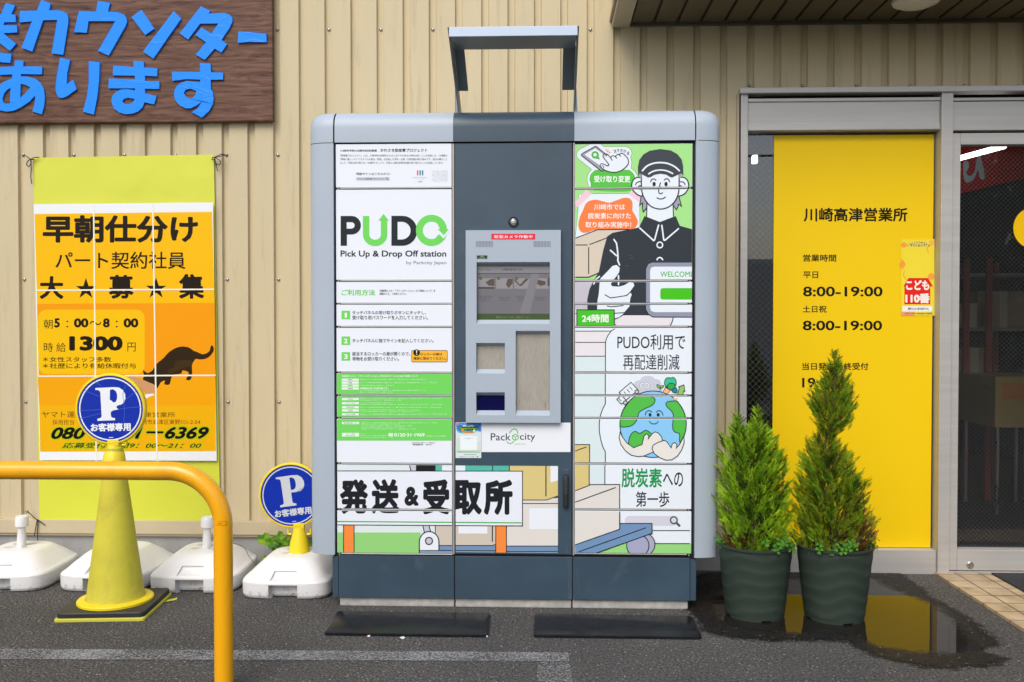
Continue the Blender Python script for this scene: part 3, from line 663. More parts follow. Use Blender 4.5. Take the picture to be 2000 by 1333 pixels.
# ---- print for the right column
B = Art(); PW = (236, 243, 254); INK = (42, 48, 55); LIL = (165, 166, 186)
LG = (170, 230, 146)
B.zoom(0, 0, 1); B.rect(1118, 276, 1356, 368, LG); B.rect(1118, 368, 1356, 549, LG)
B.zoom(1120, 275, .075)
st = [(80, 370), (92, 300), (170, 222), (420, 100), (560, 70), (700, 92), (800, 160), (1380, 160), (1480, 215), (1526, 320), (1490, 450), (1521, 560), (1500, 722), (1600, 800), (1672, 920), (1700, 1050), (1680, 1300), (440, 1300), (372, 1120), (352, 980), (392, 850), (472, 752), (150, 500), (92, 440)]
B.outl(st, PW, (112, 168, 96), 12)
B.poly([(418, 1000), (450, 880), (540, 792), (650, 760), (1380, 762), (1500, 800), (1580, 890), (1604, 1000), (1590, 1300), (560, 1300), (450, 1110)], (92, 200, 74), sm=4)
B.poly([(205, 372), (230, 340), (560, 155), (600, 160), (1115, 580), (1050, 640), (790, 780), (745, 800), (700, 775), (215, 395)], LIL); B.line([(205, 372), (230, 340), (560, 155), (600, 160), (1115, 580), (790, 780), (745, 800), (700, 775), (215, 395)], 24, INK, closed=True)
B.poly([(285, 368), (570, 203), (1050, 560), (760, 700)], (240, 242, 254))
B.disc(565, 375, 98, (84, 190, 84)); B.poly([(640, 372), (692, 492), (560, 468)], (84, 190, 84)); B.disc(562, 372, 44, PW)
hd = [(800, 352), (768, 395), (795, 460), (915, 615), (905, 655), (870, 658), (760, 606), (712, 620), (695, 658), (722, 705), (800, 762), (900, 804), (1050, 830), (1200, 800), (1330, 722), (1418, 620), (1432, 545), (1402, 452), (1300, 350), (1242, 336), (1192, 362), (1150, 362), (1088, 408), (1030, 396), (958, 432), (920, 395), (870, 356), (830, 345)]
B.outl(hd, PW, INK, 24, sm=4)
for l in ([(960, 435), (1006, 515)], [(1086, 410), (1122, 460)], [(1186, 365), (1226, 410)]): B.line(l, 24, INK)
B.line([(815, 405), (830, 368), (862, 372), (872, 392), (850, 412)], 16, INK); B.line([(732, 670), (758, 655), (788, 680), (792, 705), (775, 715)], 16, INK)
for l in ([(846, 232), (878, 272)], [(912, 262), (884, 296)], [(960, 300), (920, 324)]): B.line(l, 20, (244, 150, 100))
for ch, x0, y0, x1, y1, ro in (("ス", 1046, 240, 1116, 322, -14), ("マ", 1128, 220, 1194, 298, -4), ("ホ", 1214, 216, 1290, 300, 4), ("か", 1302, 236, 1380, 316, 14), ("ら", 1392, 286, 1456, 374, 24)): B.text(ch, x0, y0, x1, y1, INK, .02, rot=ro)
B.text("受け取り変更", 533, 912, 1482, 1092, (246, 252, 250), .028)
B.zoom(1110, 270, .15758)
B.poly([(132, 692), (885, 688), (890, 1140), (740, 1145), (350, 1145), (84, 1260), (122, 880)], PW); B.line([(84, 1250), (122, 880), (130, 700), (284, 692)], 6, (96, 190, 96)); B.line([(286, 690), (752, 688)], 5, (90, 150, 90)); B.line([(884, 840), (886, 1090)], 5, (90, 150, 90))
B.poly([(84, 800), (220, 643), (287, 690), (104, 868)], (252, 205, 226)); B.poly([(750, 690), (795, 634), (892, 730), (892, 806)], (252, 205, 226))
B.poly([(125, 1060), (142, 980), (180, 900), (212, 820), (262, 780), (340, 765), (430, 785), (510, 800), (590, 775), (690, 742), (762, 752), (795, 805), (795, 900), (830, 960), (860, 1030), (840, 1095), (760, 1135), (350, 1140), (240, 1170), (165, 1168), (130, 1118)], (254, 134, 74), sm=4)
for s_, x0, y0, x1, y1 in (("川崎市では", 318, 818, 702, 892), ("脱炭素に向けた", 243, 928, 777, 1002), ("取り組み実施中！", 212, 1038, 778, 1112)): B.text(s_, x0, y0, x1, y1, (248, 248, 250), .014)
B.zoom(1110, 420, .17253)
B.rect(60, 758, 352, 1090, (202, 197, 211)); B.rect(60, 1080, 1430, 1300, (236, 230, 238))
bx = [(60, 275), (330, 168), (690, 165), (520, 230), (440, 250), (345, 650), (240, 706), (60, 708)]
B.poly(bx, (221, 207, 192)); B.line([(60, 273), (330, 170), (690, 165)], 11, INK, cap=False); B.line([(60, 342), (213, 342)], 11, INK); B.line([(243, 336), (436, 262)], 11, INK); B.line([(230, 370), (230, 666)], 11, INK); B.line([(60, 707), (232, 706), (350, 655)], 11, INK)
B.zoom(1110, 270, .15758)
B.outl([(905, 700), (893, 780), (884, 832), (920, 806), (916, 860), (928, 918), (962, 880), (978, 848), (985, 780)], LIL, INK, 12); B.outl([(1368, 712), (1385, 780), (1402, 846), (1366, 820), (1356, 860), (1340, 890), (1312, 852), (1296, 830), (1296, 770)], LIL, INK, 12)
B.poly([(972, 790), (1300, 790), (1300, 1010), (1140, 1050), (972, 1000)], PW); B.line([(974, 805), (970, 985)], 13, INK); B.line([(1298, 805), (1302, 985)], 13, INK)
for e_ in ([(900, 492), (850, 490), (805, 520), (786, 575), (790, 630), (830, 680), (872, 712), (912, 722)], [(1372, 490), (1428, 488), (1472, 520), (1490, 575), (1484, 630), (1448, 685), (1402, 712), (1356, 722)]):
    B.poly(e_, PW, sm=0); B.line(e_, 15, INK, sm=4)
for l in ([(832, 582), (848, 556), (874, 543), (898, 541)], [(868, 606), (882, 592), (898, 596)], [(1388, 543), (1420, 547), (1440, 562), (1446, 580)], [(1385, 590), (1402, 596)], [(872, 612), (890, 640)]): B.line(l, 13, INK, sm=3)
fc = [(905, 430), (905, 600), (918, 690), (955, 772), (1010, 838), (1078, 872), (1140, 881), (1202, 872), (1270, 838), (1328, 772), (1362, 690), (1372, 600), (1372, 430)]
B.poly(fc, PW); B.line(fc, 15, INK, sm=3, cap=False)
B.poly([(878, 430), (905, 430), (905, 500), (882, 486)], LIL); B.poly([(1372, 430), (1402, 430), (1402, 486), (1372, 500)], LIL)
B.poly([(864, 480), (862, 360), (878, 275), (930, 205), (1010, 158), (1140, 138), (1270, 155), (1352, 202), (1404, 268), (1422, 350), (1424, 470), (1402, 440), (1370, 450), (1330, 470), (1288, 490), (1262, 486), (1210, 455), (1140, 444), (1065, 458), (1018, 488), (985, 490), (930, 462), (905, 446), (880, 440)], (68, 75, 83))
B.line([(918, 408), (970, 352), (1050, 316), (1140, 306), (1235, 318), (1320, 358), (1374, 406)], 20, PW, sm=3); B.line([(996, 445), (1055, 412), (1140, 398), (1225, 410), (1292, 442)], 18, PW, sm=3)
B.line([(1020, 545), (1030, 520), (1052, 508), (1072, 512), (1084, 524)], 13, INK, sm=3); B.line([(1188, 524), (1202, 510), (1222, 506), (1244, 520), (1254, 545)], 13, INK, sm=3)
B.disc(1062, 572, 20, INK, 28); B.disc(1210, 572, 20, INK, 28); B.line([(1141, 556), (1128, 605), (1119, 650), (1124, 682), (1144, 692), (1166, 680)], 13, INK, sm=3); B.line([(1098, 742), (1122, 754), (1150, 757), (1178, 750), (1202, 733)], 13, INK, sm=3)
B.zoom(1110, 420, .17253); SH = (54, 61, 68)
B.poly([(800, 142), (862, 15), (890, 25), (1035, 82), (1185, 25), (1215, 15), (1262, 125), (1430, 172), (1430, 1138), (218, 1138), (214, 960), (240, 840), (290, 740), (345, 645), (395, 400), (440, 245), (500, 205), (640, 175), (730, 160)], SH)
for l, w_ in (([(808, 150), (965, 292), (976, 285), (1021, 118)], 17), ([(1058, 120), (1080, 285), (1092, 290), (1246, 158)], 17), ([(516, 280), (545, 322), (556, 400), (562, 470), (560, 520), (580, 568)], 17), ([(476, 402), (545, 464)], 17), ([(568, 690), (568, 790)], 17), ([(288, 785), (312, 730), (352, 698)], 15)): B.line(l, w_, PW)
B.line(arc(1035, 342, 32, 32, 0, 360, 24)[:-1], 15, PW, closed=True); B.line(arc(1035, 516, 32, 32, 180, 360, 14), 15, PW, cap=False)
for l in ([(690, 462), (712, 456)], [(700, 492), (740, 488)], [(905, 520), (925, 512)], [(640, 575), (680, 580)]): B.line(l, 4, (96, 102, 108))
B.poly([(325, 1090), (328, 985), (345, 890), (352, 790), (360, 725), (395, 690), (500, 580), (545, 568), (582, 600), (575, 650), (545, 695), (505, 745), (480, 785), (495, 808), (570, 814), (632, 798), (690, 764), (735, 768), (746, 802), (700, 868), (716, 905), (700, 950), (692, 1035), (640, 1095), (625, 1120), (590, 1160), (545, 1182), (520, 1182)], PW)
for l in ([(415, 906), (478, 942), (660, 914), (722, 858)], [(440, 1032), (482, 1042), (620, 1028)], [(525, 1115), (632, 1108)], [(525, 1180), (580, 1162), (628, 1122)]): B.line(l, 11, INK)
B.poly([(628, 1138), (905, 1138), (960, 1160), (1430, 1160), (1430, 1300), (520, 1300), (545, 1182)], (236, 230, 238)); B.poly([(1186, 1160), (1430, 1160), (1430, 1300), (1155, 1300), (1180, 1210)], PW); B.line([(1186, 1160), (1180, 1200), (1155, 1250)], 11, INK)
tb = [(1500, 542), (950, 542), (905, 560), (880, 615), (880, 1065), (900, 1120), (960, 1155), (1500, 1158)]
B.poly(tb, (150, 155, 177)); B.line([(885, 1090), (902, 1122), (955, 1157), (1500, 1160)], 11, INK); B.poly([(1500, 588), (970, 588), (935, 600), (924, 635), (924, 1050), (935, 1088), (975, 1102), (1500, 1102)], PW)
B.text("WELCOME", 1040, 642, 1416, 704, (66, 178, 46), .008); B.poly(rrect(1040, 830, 1560, 960, 30), (76, 198, 36))
B.zoom(1110, 590, .13)
B.rect(95, 170, 125, 345, PW); B.line([(95, 178), (125, 178)], 12, INK, cap=False); B.rect(130, 122, 690, 400, (76, 198, 46)); B.line([(128, 400), (128, 120), (690, 120), (690, 335), (715, 348)], 14, INK, cap=False); B.text("24時間", 205, 184, 606, 312, (246, 252, 246), .026)
B.rect(85, 385, 1870, 1100, PW); B.rect(85, 440, 620, 605, (237, 231, 238)); B.rect(85, 605, 560, 815, (237, 231, 238)); B.rect(85, 818, 556, 1300, (222, 237, 243))
for y, x in ((440, 640), (609, 556), (817, 552)): B.line([(85, y), (x, y)], 12, INK, cap=False)
B.poly([(690, 400), (640, 440), (592, 508), (566, 570), (560, 610), (558, 1070), (1300, 1070), (1300, 400)], PW); B.line([(700, 405), (645, 436), (592, 508), (566, 570), (558, 620), (557, 1060)], 13, INK, cap=False)
B.text("PUDO利用で", 735, 486, 1757, 718, (42, 47, 55), .006); B.text("再配達削減", 822, 788, 1668, 1022, (42, 47, 55), .006)
B.zoom(1110, 720, .15003)
B.rect(60, 60, 1640, 1300, PW); B.poly([(60, 60), (480, 60), (480, 460), (450, 520), (425, 585), (408, 650), (401, 740), (404, 830), (422, 930), (448, 1020), (480, 1085), (480, 1300), (60, 1300)], (222, 237, 243))
B.line([(481, 60), (481, 460), (450, 520), (425, 585), (408, 650), (401, 740), (404, 830), (422, 930), (448, 1020), (481, 1085), (481, 1300)], 12, INK, cap=False)
B.rect(60, 990, 275, 1300, (223, 202, 136)); B.line([(60, 990), (276, 990), (276, 1300)], 12, INK, cap=False); B.line([(60, 1084), (232, 1022)], 12, INK)
B.poly([(840, 330), (845, 215), (880, 165), (930, 152), (962, 112), (1030, 96), (1098, 110), (1128, 138), (1182, 150), (1206, 205), (1195, 330)], (207, 209, 226), sm=4)
B.text("CO", 926, 180, 1060, 270, (150, 150, 172), .05); B.text("CO", 932, 186, 1054, 264, (246, 250, 255), .012); B.text("2", 1070, 212, 1112, 270, (150, 150, 172), .05); B.text("2", 1075, 216, 1107, 266, (246, 250, 255), .012)
B.disc(1102, 725, 432, (142, 206, 252)); GE = (88, 194, 80)
for g_ in ([(845, 378), (980, 345), (1110, 380), (1125, 430), (1090, 480), (1000, 522), (925, 568), (905, 622), (880, 690), (820, 745), (740, 762), (680, 755), (672, 690), (690, 600), (740, 500)], [(1268, 460), (1292, 432), (1350, 424), (1412, 428), (1470, 505), (1520, 610), (1534, 720), (1520, 830), (1482, 915), (1448, 958), (1446, 850), (1405, 835), (1366, 808), (1355, 740), (1366, 605), (1332, 548), (1288, 505)],
           [(785, 1000), (798, 890), (838, 832), (880, 820), (930, 846), (1000, 805), (1050, 825), (1085, 868), (1010, 900), (975, 1000), (850, 1032)]): B.outl(g_, GE, INK, 11, sm=3)
B.line(arc(1102, 725, 432, 432, 0, 360, 60)[:-1], 12, INK, closed=True)
CRM = (236, 232, 228)
B.outl([(672, 830), (660, 900), (682, 985), (742, 1072), (820, 1128), (905, 1147), (985, 1138), (1090, 1092), (1150, 1040), (1222, 940), (1214, 892), (1172, 842), (1132, 824), (1098, 842), (1038, 918), (1046, 872), (1014, 850), (984, 880), (960, 988), (850, 1032), (760, 968), (702, 890)], CRM, INK, 11)
B.outl([(1502, 886), (1507, 960), (1472, 1060), (1420, 1138), (1345, 1188), (1268, 1192), (1188, 1160), (1118, 1108), (1088, 1042), (1102, 998), (1170, 960), (1248, 934), (1280, 952), (1336, 1032), (1352, 980), (1385, 962), (1411, 988), (1404, 1038), (1450, 982)], CRM, INK, 11)
B.disc(1062, 602, 19, INK, 23); B.disc(1168, 602, 19, INK, 23); B.line([(1000, 606), (1008, 575), (1030, 553), (1060, 550), (1086, 566)], 11, INK, sm=3); B.line([(1144, 566), (1165, 551), (1195, 552), (1220, 575), (1230, 608)], 11, INK, sm=3); B.line([(1054, 690), (1078, 714), (1112, 722), (1146, 714), (1168, 690)], 11, INK, sm=3)
B.outl([(660, 312), (815, 180), (905, 278), (752, 412)], PW, INK, 11); B.outl([(630, 402), (690, 350), (752, 412), (690, 464)], PW, INK, 11)
for l in ([(800, 242), (832, 282)], [(762, 272), (796, 310)], [(724, 302), (742, 326)], [(665, 405), (690, 420)], [(655, 390), (668, 408)]): B.line(l, 9, INK)
for cx, cy in ((890, 304), (740, 445)): B.disc(cx, cy, 25, (202, 202, 214)); B.line(arc(cx, cy, 25, 25, 0, 360, 18)[:-1], 11, INK, closed=True)
B.line([(1194, 292), (1194, 256)], 9, INK); B.outl([(1194, 256), (1160, 245), (1150, 212), (1182, 218)], (120, 205, 90), INK, 8, sm=3); B.outl([(1194, 256), (1228, 250), (1240, 222), (1206, 226)], (120, 205, 90), INK, 8, sm=3)
B.poly([(1228, 312), (1264, 242), (1300, 268), (1266, 318)], (250, 190, 130)); B.line([(1228, 312), (1264, 242), (1300, 268)], 9, INK); B.poly([(1280, 320), (1306, 274), (1326, 288), (1300, 330)], (250, 160, 90))
B.outl([(1250, 200), (1262, 140), (1298, 118), (1330, 124), (1365, 116), (1394, 145), (1402, 195), (1380, 238), (1330, 250), (1280, 244)], (62, 200, 150), INK, 10, sm=3); B.outl([(1284, 240), (1302, 205), (1332, 192), (1372, 200), (1390, 238), (1366, 272), (1318, 276)], (58, 176, 84), INK, 10, sm=3)
B.outl([(1350, 300), (1360, 262), (1395, 245), (1415, 280), (1405, 318)], (32, 140, 160), INK, 8, sm=3); B.outl([(1420, 340), (1442, 245), (1430, 238), (1502, 210), (1514, 298), (1496, 292), (1488, 345)], (148, 205, 112), INK, 8); B.poly([(1352, 390), (1412, 424), (1425, 385)], (236, 196, 140))
B.zoom(1110, 890, .15752)
B.rect(60, 125, 1530, 668, PW); B.rect(60, 690, 1530, 1260, PW); B.rect(60, 125, 258, 440, (223, 202, 136)); B.rect(264, 125, 450, 358, (222, 237, 243)); B.line([(452, 125), (452, 358)], 12, INK, cap=False)
B.poly([(60, 446), (265, 360), (635, 358), (635, 912), (60, 1112)], (229, 224, 221)); B.line([(258, 125), (258, 370), (60, 446)], 12, INK, cap=False); B.line([(258, 360), (635, 358), (635, 912), (60, 1114)], 12, INK, cap=False); B.line([(60, 586), (583, 396)], 12, INK)
B.poly([(270, 1250), (712, 1085), (760, 1092), (1530, 1092), (1530, 1260), (260, 1260)], (156, 219, 134)); B.line([(1040, 932), (1508, 932)], 12, INK, cap=False); B.line([(1060, 1090), (1508, 1090)], 12, INK, cap=False)
B.poly(rrect(700, 750, 1352, 872, 55), (215, 214, 229)); B.line([(1340, 836), (1376, 870)], 30, (88, 90, 104)); B.line(arc(1308, 802, 40, 40, 0, 360, 24)[:-1], 22, (88, 90, 104), closed=True); B.line(arc(1308, 802, 26, 26, 0, 360, 24)[:-1], 10, PW, closed=True)
B.disc(930, 1100, 142, (176, 176, 200)); B.line(arc(930, 1100, 142, 142, 0, 360, 40)[:-1], 12, INK, closed=True); B.disc(860, 1115, 138, (170, 172, 204)); B.line(arc(860, 1115, 138, 138, 0, 360, 40)[:-1], 12, INK, closed=True)
bl = [(60, 1118), (635, 915), (640, 840), (1035, 840), (1035, 962), (270, 1235), (60, 1240)]; B.poly(bl, (118, 150, 192)); B.line([(60, 1114), (635, 912), (640, 840), (1035, 840), (1035, 962), (275, 1232)], 12, INK, cap=False); B.line([(130, 1190), (958, 894)], 12, INK); B.line([(95, 1212), (95, 1240)], 14, INK)
B.text("脱炭素", 658, 156, 1160, 397, (24, 154, 84), .02); B.text("への", 1172, 205, 1422, 386, (40, 45, 53), .012); B.text("第一歩", 836, 443, 1252, 638, (40, 45, 53), .012)
RL = ["door printed with a phone, a hand and the top of a capped head", "tall door printed with the man in black uniform and an orange notice", "door printed with the man's pointing hand", "door printed with green opening hours box", "door printed with large dark lettering",
      "door printed with grey cloud and tree", "door printed with upper half of smiling globe", "door printed with lower half of globe held by two hands", "door printed with green lettering and a carton", "door printed with blue trolley and wheel"]
for r, l in zip(ROWS, RL): locker_door(1123, 1351.5, 1237, r, B, False, l)

# ---- centre column
cx0, cx1 = lx(888.6), lx(1117); cz0, cz1 = lz(1083), lz(280)
kx0, kx1, kz0, kz1 = lx(910.5), lx(1095), lz(825), lz(451)
mb = MB(); mb.box(cx0, cx1, YF + .001, YF + .011, cz0, cz1, M_SLATE, .0015)
ART_C.emit(mb, YF + .001, (lx(889.6), lx(1090), lz(1080), lz(910.3)))
C = Art(); C.zoom(880, 640, .20259)
C.rect(298, 918, 1156, 1201, (240, 243, 253)); C.text("Pack", 387, 1020, 580, 1090, (34, 34, 34), .004); C.text("city", 668, 1022, 817, 1104, (34, 34, 34), .004); CG = (108, 190, 72)
C.line([(568, 1018), (590, 990), (615, 979), (638, 988), (648, 1022)], 9, CG, sm=3); C.line([(546, 1102), (560, 1117), (580, 1118), (600, 1108), (612, 1094)], 9, CG, sm=3)
C.line([(624, 1030), (652, 1042), (652, 1072), (624, 1088), (597, 1072), (597, 1042)], 8, CG, closed=True); C.line([(600, 1044), (624, 1056), (650, 1044)], 7, CG); C.line([(624, 1056), (624, 1086)], 7, CG); C.text("JAPAN", 618, 1116, 722, 1137, (150, 205, 126), .0)
C.emit(mb, YF + .001); mb.build("centre_panel", LB, recalc=False)
# sticker
C = Art(); C.zoom(880, 820, .06003)
C.rect(165, 90, 998, 1250, (222, 232, 236)); C.poly([(180, 100), (990, 115), (985, 400), (860, 360), (300, 430), (190, 290)], (60, 130, 220)); C.poly([(190, 290), (260, 360), (420, 440), (500, 470), (250, 420), (185, 340)], (80, 200, 190))
C.poly([(360, 240), (440, 180), (540, 210), (700, 180), (780, 230), (780, 300), (360, 300)], (240, 246, 252), sm=3); C.poly([(275, 290), (310, 220), (880, 225), (900, 290), (830, 340), (330, 345)], (44, 60, 30)); C.text("GreenCarbon", 300, 240, 870, 318, (150, 200, 60), .03)
C.poly([(330, 345), (840, 345), (860, 370), (740, 430), (440, 430)], (90, 190, 110)); C.poly([(430, 400), (740, 400), (710, 440), (460, 440)], (240, 130, 60)); C.text("Farm", 470, 325, 690, 385, (90, 100, 210), .03); C.disc(390, 350, 42, (246, 150, 50)); C.disc(770, 360, 40, (232, 240, 230)); C.disc(235, 140, 40, (210, 130, 160))
C.rect(315, 530, 865, 985, (240, 248, 254)); C.text("アプリ登録はこちら", 435, 595, 735, 625, (90, 95, 105)); C.poly([(180, 1000), (990, 980), (990, 1030), (180, 1045)], (196, 226, 200)); C.rect(215, 1045, 950, 1066, (120, 130, 120)); C.rect(440, 1125, 840, 1148, (120, 190, 140)); C.text("脱炭素アクション応援", 280, 1190, 760, 1225, (110, 110, 120)); C.rect(190, 600, 300, 1000, (206, 228, 214)); C.rect(880, 700, 985, 980, (214, 226, 218)); C.disc(875, 1205, 22, (90, 100, 120))
C.rect(295, 140, 900, 160, (120, 180, 240))
mb = MB(); C.emit(mb, YF + .001 - .0012); p_ = P(915, 860, YF); o = mb.build("sticker", loc=(p_.x, YF, p_.z), recalc=False); tag(o, "small blue and pale green sticker on the slate centre panel", "sticker")
# control panel with sunk windows
HOLES = [(931.5, 513, 1073.9, 633, 518, 625), (930.7, 670, 986.4, 729.5, 675.5, 721.5), (930.7, 766, 986.4, 810.5, 772.5, 802), (1007.4, 646.5, 1074.2, 811, 652.5, 802)]
HW = [(lx(a), lz(d), lx(c), lz(b), lz(f), lz(e)) for a, b, c, d, e, f in HOLES]   # x0,z0,x1,z1 front; zb0,zb1 back
yk = YF - .022
xs = sorted({kx0, kx1} | {h[0] for h in HW} | {h[2] for h in HW}); zs_ = sorted({kz0, kz1} | {h[1] for h in HW} | {h[3] for h in HW})
mb = MB()
for a, b_ in zip(xs, xs[1:]):
    for c, d in zip(zs_, zs_[1:]):
        mx_, mz_ = (a + b_) / 2, (c + d) / 2
        if any(h[0] < mx_ < h[2] and h[1] < mz_ < h[3] for h in HW): continue
        mb.face([(a, yk, c), (b_, yk, c), (b_, yk, d), (a, yk, d)], M_SIL)
for x0, z0, x1, z1, q0, q1 in HW:
    yb = yk + .020
    mb.face([(x0, yk, z0), (x1, yk, z0), (x1 - .001, yb, q0), (x0 + .001, yb, q0)], M_SIL); mb.face([(x0, yk, z1), (x0 + .001, yb, q1), (x1 - .001, yb, q1), (x1, yk, z1)], M_SIL)
    mb.face([(x0, yk, z0), (x0 + .001, yb, q0), (x0 + .001, yb, q1), (x0, yk, z1)], M_SIL); mb.face([(x1, yk, z0), (x1, yk, z1), (x1 - .001, yb, q1), (x1 - .001, yb, q0)], M_SIL)
rim = [(kx0, kz0), (kx1, kz0), (kx1, kz1), (kx0, kz1)]
for (a, c), (b_, d) in zip(rim, rim[1:] + rim[:1]): mb.face([(a, yk, c), (b_, yk, d), (b_, YF, d), (a, YF, c)], M_SIL)
C = Art(); C.zoom(890, 400, .19508)
C.rect(357, 292, 797, 350, (236, 58, 78)); C.text("防犯カメラ作動中", 388, 306, 770, 338, (250, 232, 236), .03, space=1.25)
for x0 in (203, 780):
    for k in range(12): C.rect(x0 + k * 14.6, 367, x0 + k * 14.6 + 8, 425, (118, 122, 134))
    for k in range(5): C.rect(x0, 376 + k * 11, x0 + 172, 380 + k * 11, (172, 180, 196))
C.rect(212, 509, 317, 543, (52, 72, 58)); C.rect(248, 514, 280, 522, (150, 176, 140)); C.rect(234, 532, 294, 538, (140, 170, 140))
C.emit(mb, yk)
cp = mb.build("control_panel", LB, recalc=False); tag(cp, "silver touch screen and card reader panel")
m, t, b = newmat("dull backing board"); tc = node(t, "ShaderNodeTexCoord"); mp = node(t, "ShaderNodeMapping"); mp.inputs['Scale'].default_value = (1, 1, .16); t.links.new(tc.outputs['Object'], mp.inputs[0])
n = node(t, "ShaderNodeTexNoise", Scale=150.0, Detail=4.0); t.links.new(mp.outputs[0], n.inputs[0]); n2 = node(t, "ShaderNodeTexNoise", Scale=9.0, Detail=3.0); t.links.new(tc.outputs['Object'], n2.inputs[0])
ad = node(t, "ShaderNodeMath", operation='MULTIPLY_ADD'); t.links.new(n2.outputs[0], ad.inputs[0]); ad.inputs[1].default_value = .5; t.links.new(n.outputs[0], ad.inputs[2])
rr = ramp(t, ad.outputs[0], [(.46, alb(118, 112, 105)), (.58, alb(158, 151, 142)), (.95, alb(170, 164, 156))]); t.links.new(rr.outputs[0], b.inputs['Base Color']); b.inputs['Roughness'].default_value = .6
for h, nm in zip(HW[1:], ("card_window", "pen_window", "printer_window")):
    mb = MB(); mm = ink((6, 14, 70), .2) if nm == "pen_window" else m
    mb.face([(h[0] - .003, yk + .021, h[4] - .003), (h[2] + .003, yk + .021, h[4] - .003), (h[2] + .003, yk + .021, h[5] + .003), (h[0] - .003, yk + .021, h[5] + .003)], mm); mb.build(nm, cp, recalc=False)
h = HW[0]; mb = MB(); mb.face([(h[0] - .003, yk + .0215, h[4] - .003), (h[2] + .003, yk + .0215, h[4] - .003), (h[2] + .003, yk + .0215, h[5] + .003), (h[0] - .003, yk + .0215, h[5] + .003)], ink((120, 113, 122), .12))
C = Art(); C.zoom(890, 400, .19508)
C.rect(210, 622, 945, 690, (142, 140, 148)); C.rect(210, 690, 945, 1092, (120, 119, 127)); C.rect(210, 686, 945, 692, (70, 72, 66)); C.rect(210, 1092, 945, 1160, (74, 92, 62)); C.text("Pack city", 220, 640, 345, 664, (86, 82, 92)); C.text("お荷物の受け取り方法", 466, 640, 668, 662, (60, 56, 66), .01)
for x0 in (225, 405, 587, 770):
    C.rect(x0, 738, x0 + 165, 843, (150, 146, 152)); C.disc(x0 + 24, 738, 17, (92, 110, 70))
for pts in ([(300, 780), (345, 748), (388, 742), (388, 815), (330, 812)], [(520, 745), (570, 742), (570, 790), (530, 838), (505, 800)], [(590, 740), (640, 800), (655, 792), (700, 742), (735, 740), (660, 815), (640, 815), (590, 765)], [(790, 745), (900, 770), (900, 800), (850, 815), (810, 790)]): C.poly(pts, (98, 84, 80))
C.rect(225, 825, 388, 843, (86, 74, 72)); C.rect(920, 735, 945, 815, (90, 80, 80))
for x0, x1, ys in ((240, 372, (920, 940, 963)), (432, 550, (932, 954)), (612, 722, (920, 942, 963)), (795, 912, (932, 954))):
    for k, y in enumerate(ys): C.text("画面に触れて番号を入力してください"[k * 3:k * 3 + 9], x0 + k * 10, y - 7, x1 - k * 14, y + 7, (84, 78, 90))
C.text("画面をタッチしてください。PUDOステーション", 405, 1117, 742, 1138, (138, 146, 124)); C.poly([(640, 1092), (760, 692), (840, 692), (740, 1092)], (134, 130, 138))
C.emit(mb, yk + .0215, (h[0], h[2], h[4], h[5]), rough=.14); mb.build("screen", cp, recalc=False)
# camera eye
ce = P(1002.8, 434, YF); mb = MB(); mb.lathe([(.0205, 0), (.0205, .006), (.017, .009), (.0165, .006)], mat("dark chrome", (.05, .05, .05), .2, metal=.8), n=32, cap=False); mb.lathe([(.0165, .005), (.011, .0085), (.0105, .006), (.006, .007), (.0055, .004), (.001, .004)], M_SCREW, n=28)
o = mb.build("camera_lens", LB, smooth=40); o.data.transform(Matrix.Translation(wloc(LB))); o.location = ce - wloc(LB) + Vector((0, .001, 0)); o.rotation_euler = (R(90), 0, 0)
# lever handle
M_HND = mat("black plastic", (.018, .020, .022), .38); hx = lx(1105.2); mb = MB()
mb.box(lx(1099), lx(1112), YF - .004, YF + .002, lz(990), lz(916), M_SLATE, .002); hnd = mb.build("handle", LB); mb = MB()
def capsule(cx, z0, z1, r, y0, y1, m): 
    pts = [(cx + r * math.cos(R(a)), z1 + r * math.sin(R(a))) for a in range(0, 181, 15)] + [(cx + r * math.cos(R(a)), z0 + r * math.sin(R(a))) for a in range(180, 361, 15)]
    k = [(cx + (x - cx) * .8, (z0 + z1) / 2 + (z - (z0 + z1) / 2) * .97) for x, z in pts]
    mb.grid([[(x, y1, z) for x, z in pts], [(x, y0 + .003, z) for x, z in pts], [(x, y0, z) for x, z in k]], m, True, False, True)
capsule(hx, lz(984), lz(931), .0125, YF - .020, YF - .003, M_HND); mb.build("grip", hnd, smooth=50)
mb = MB(); capsule(hx, lz(962), lz(936), .0065, YF - .026, YF - .0195, mat("black plastic worn", (.035, .037, .04), .45)); mb.build("pull", hnd, smooth=50)

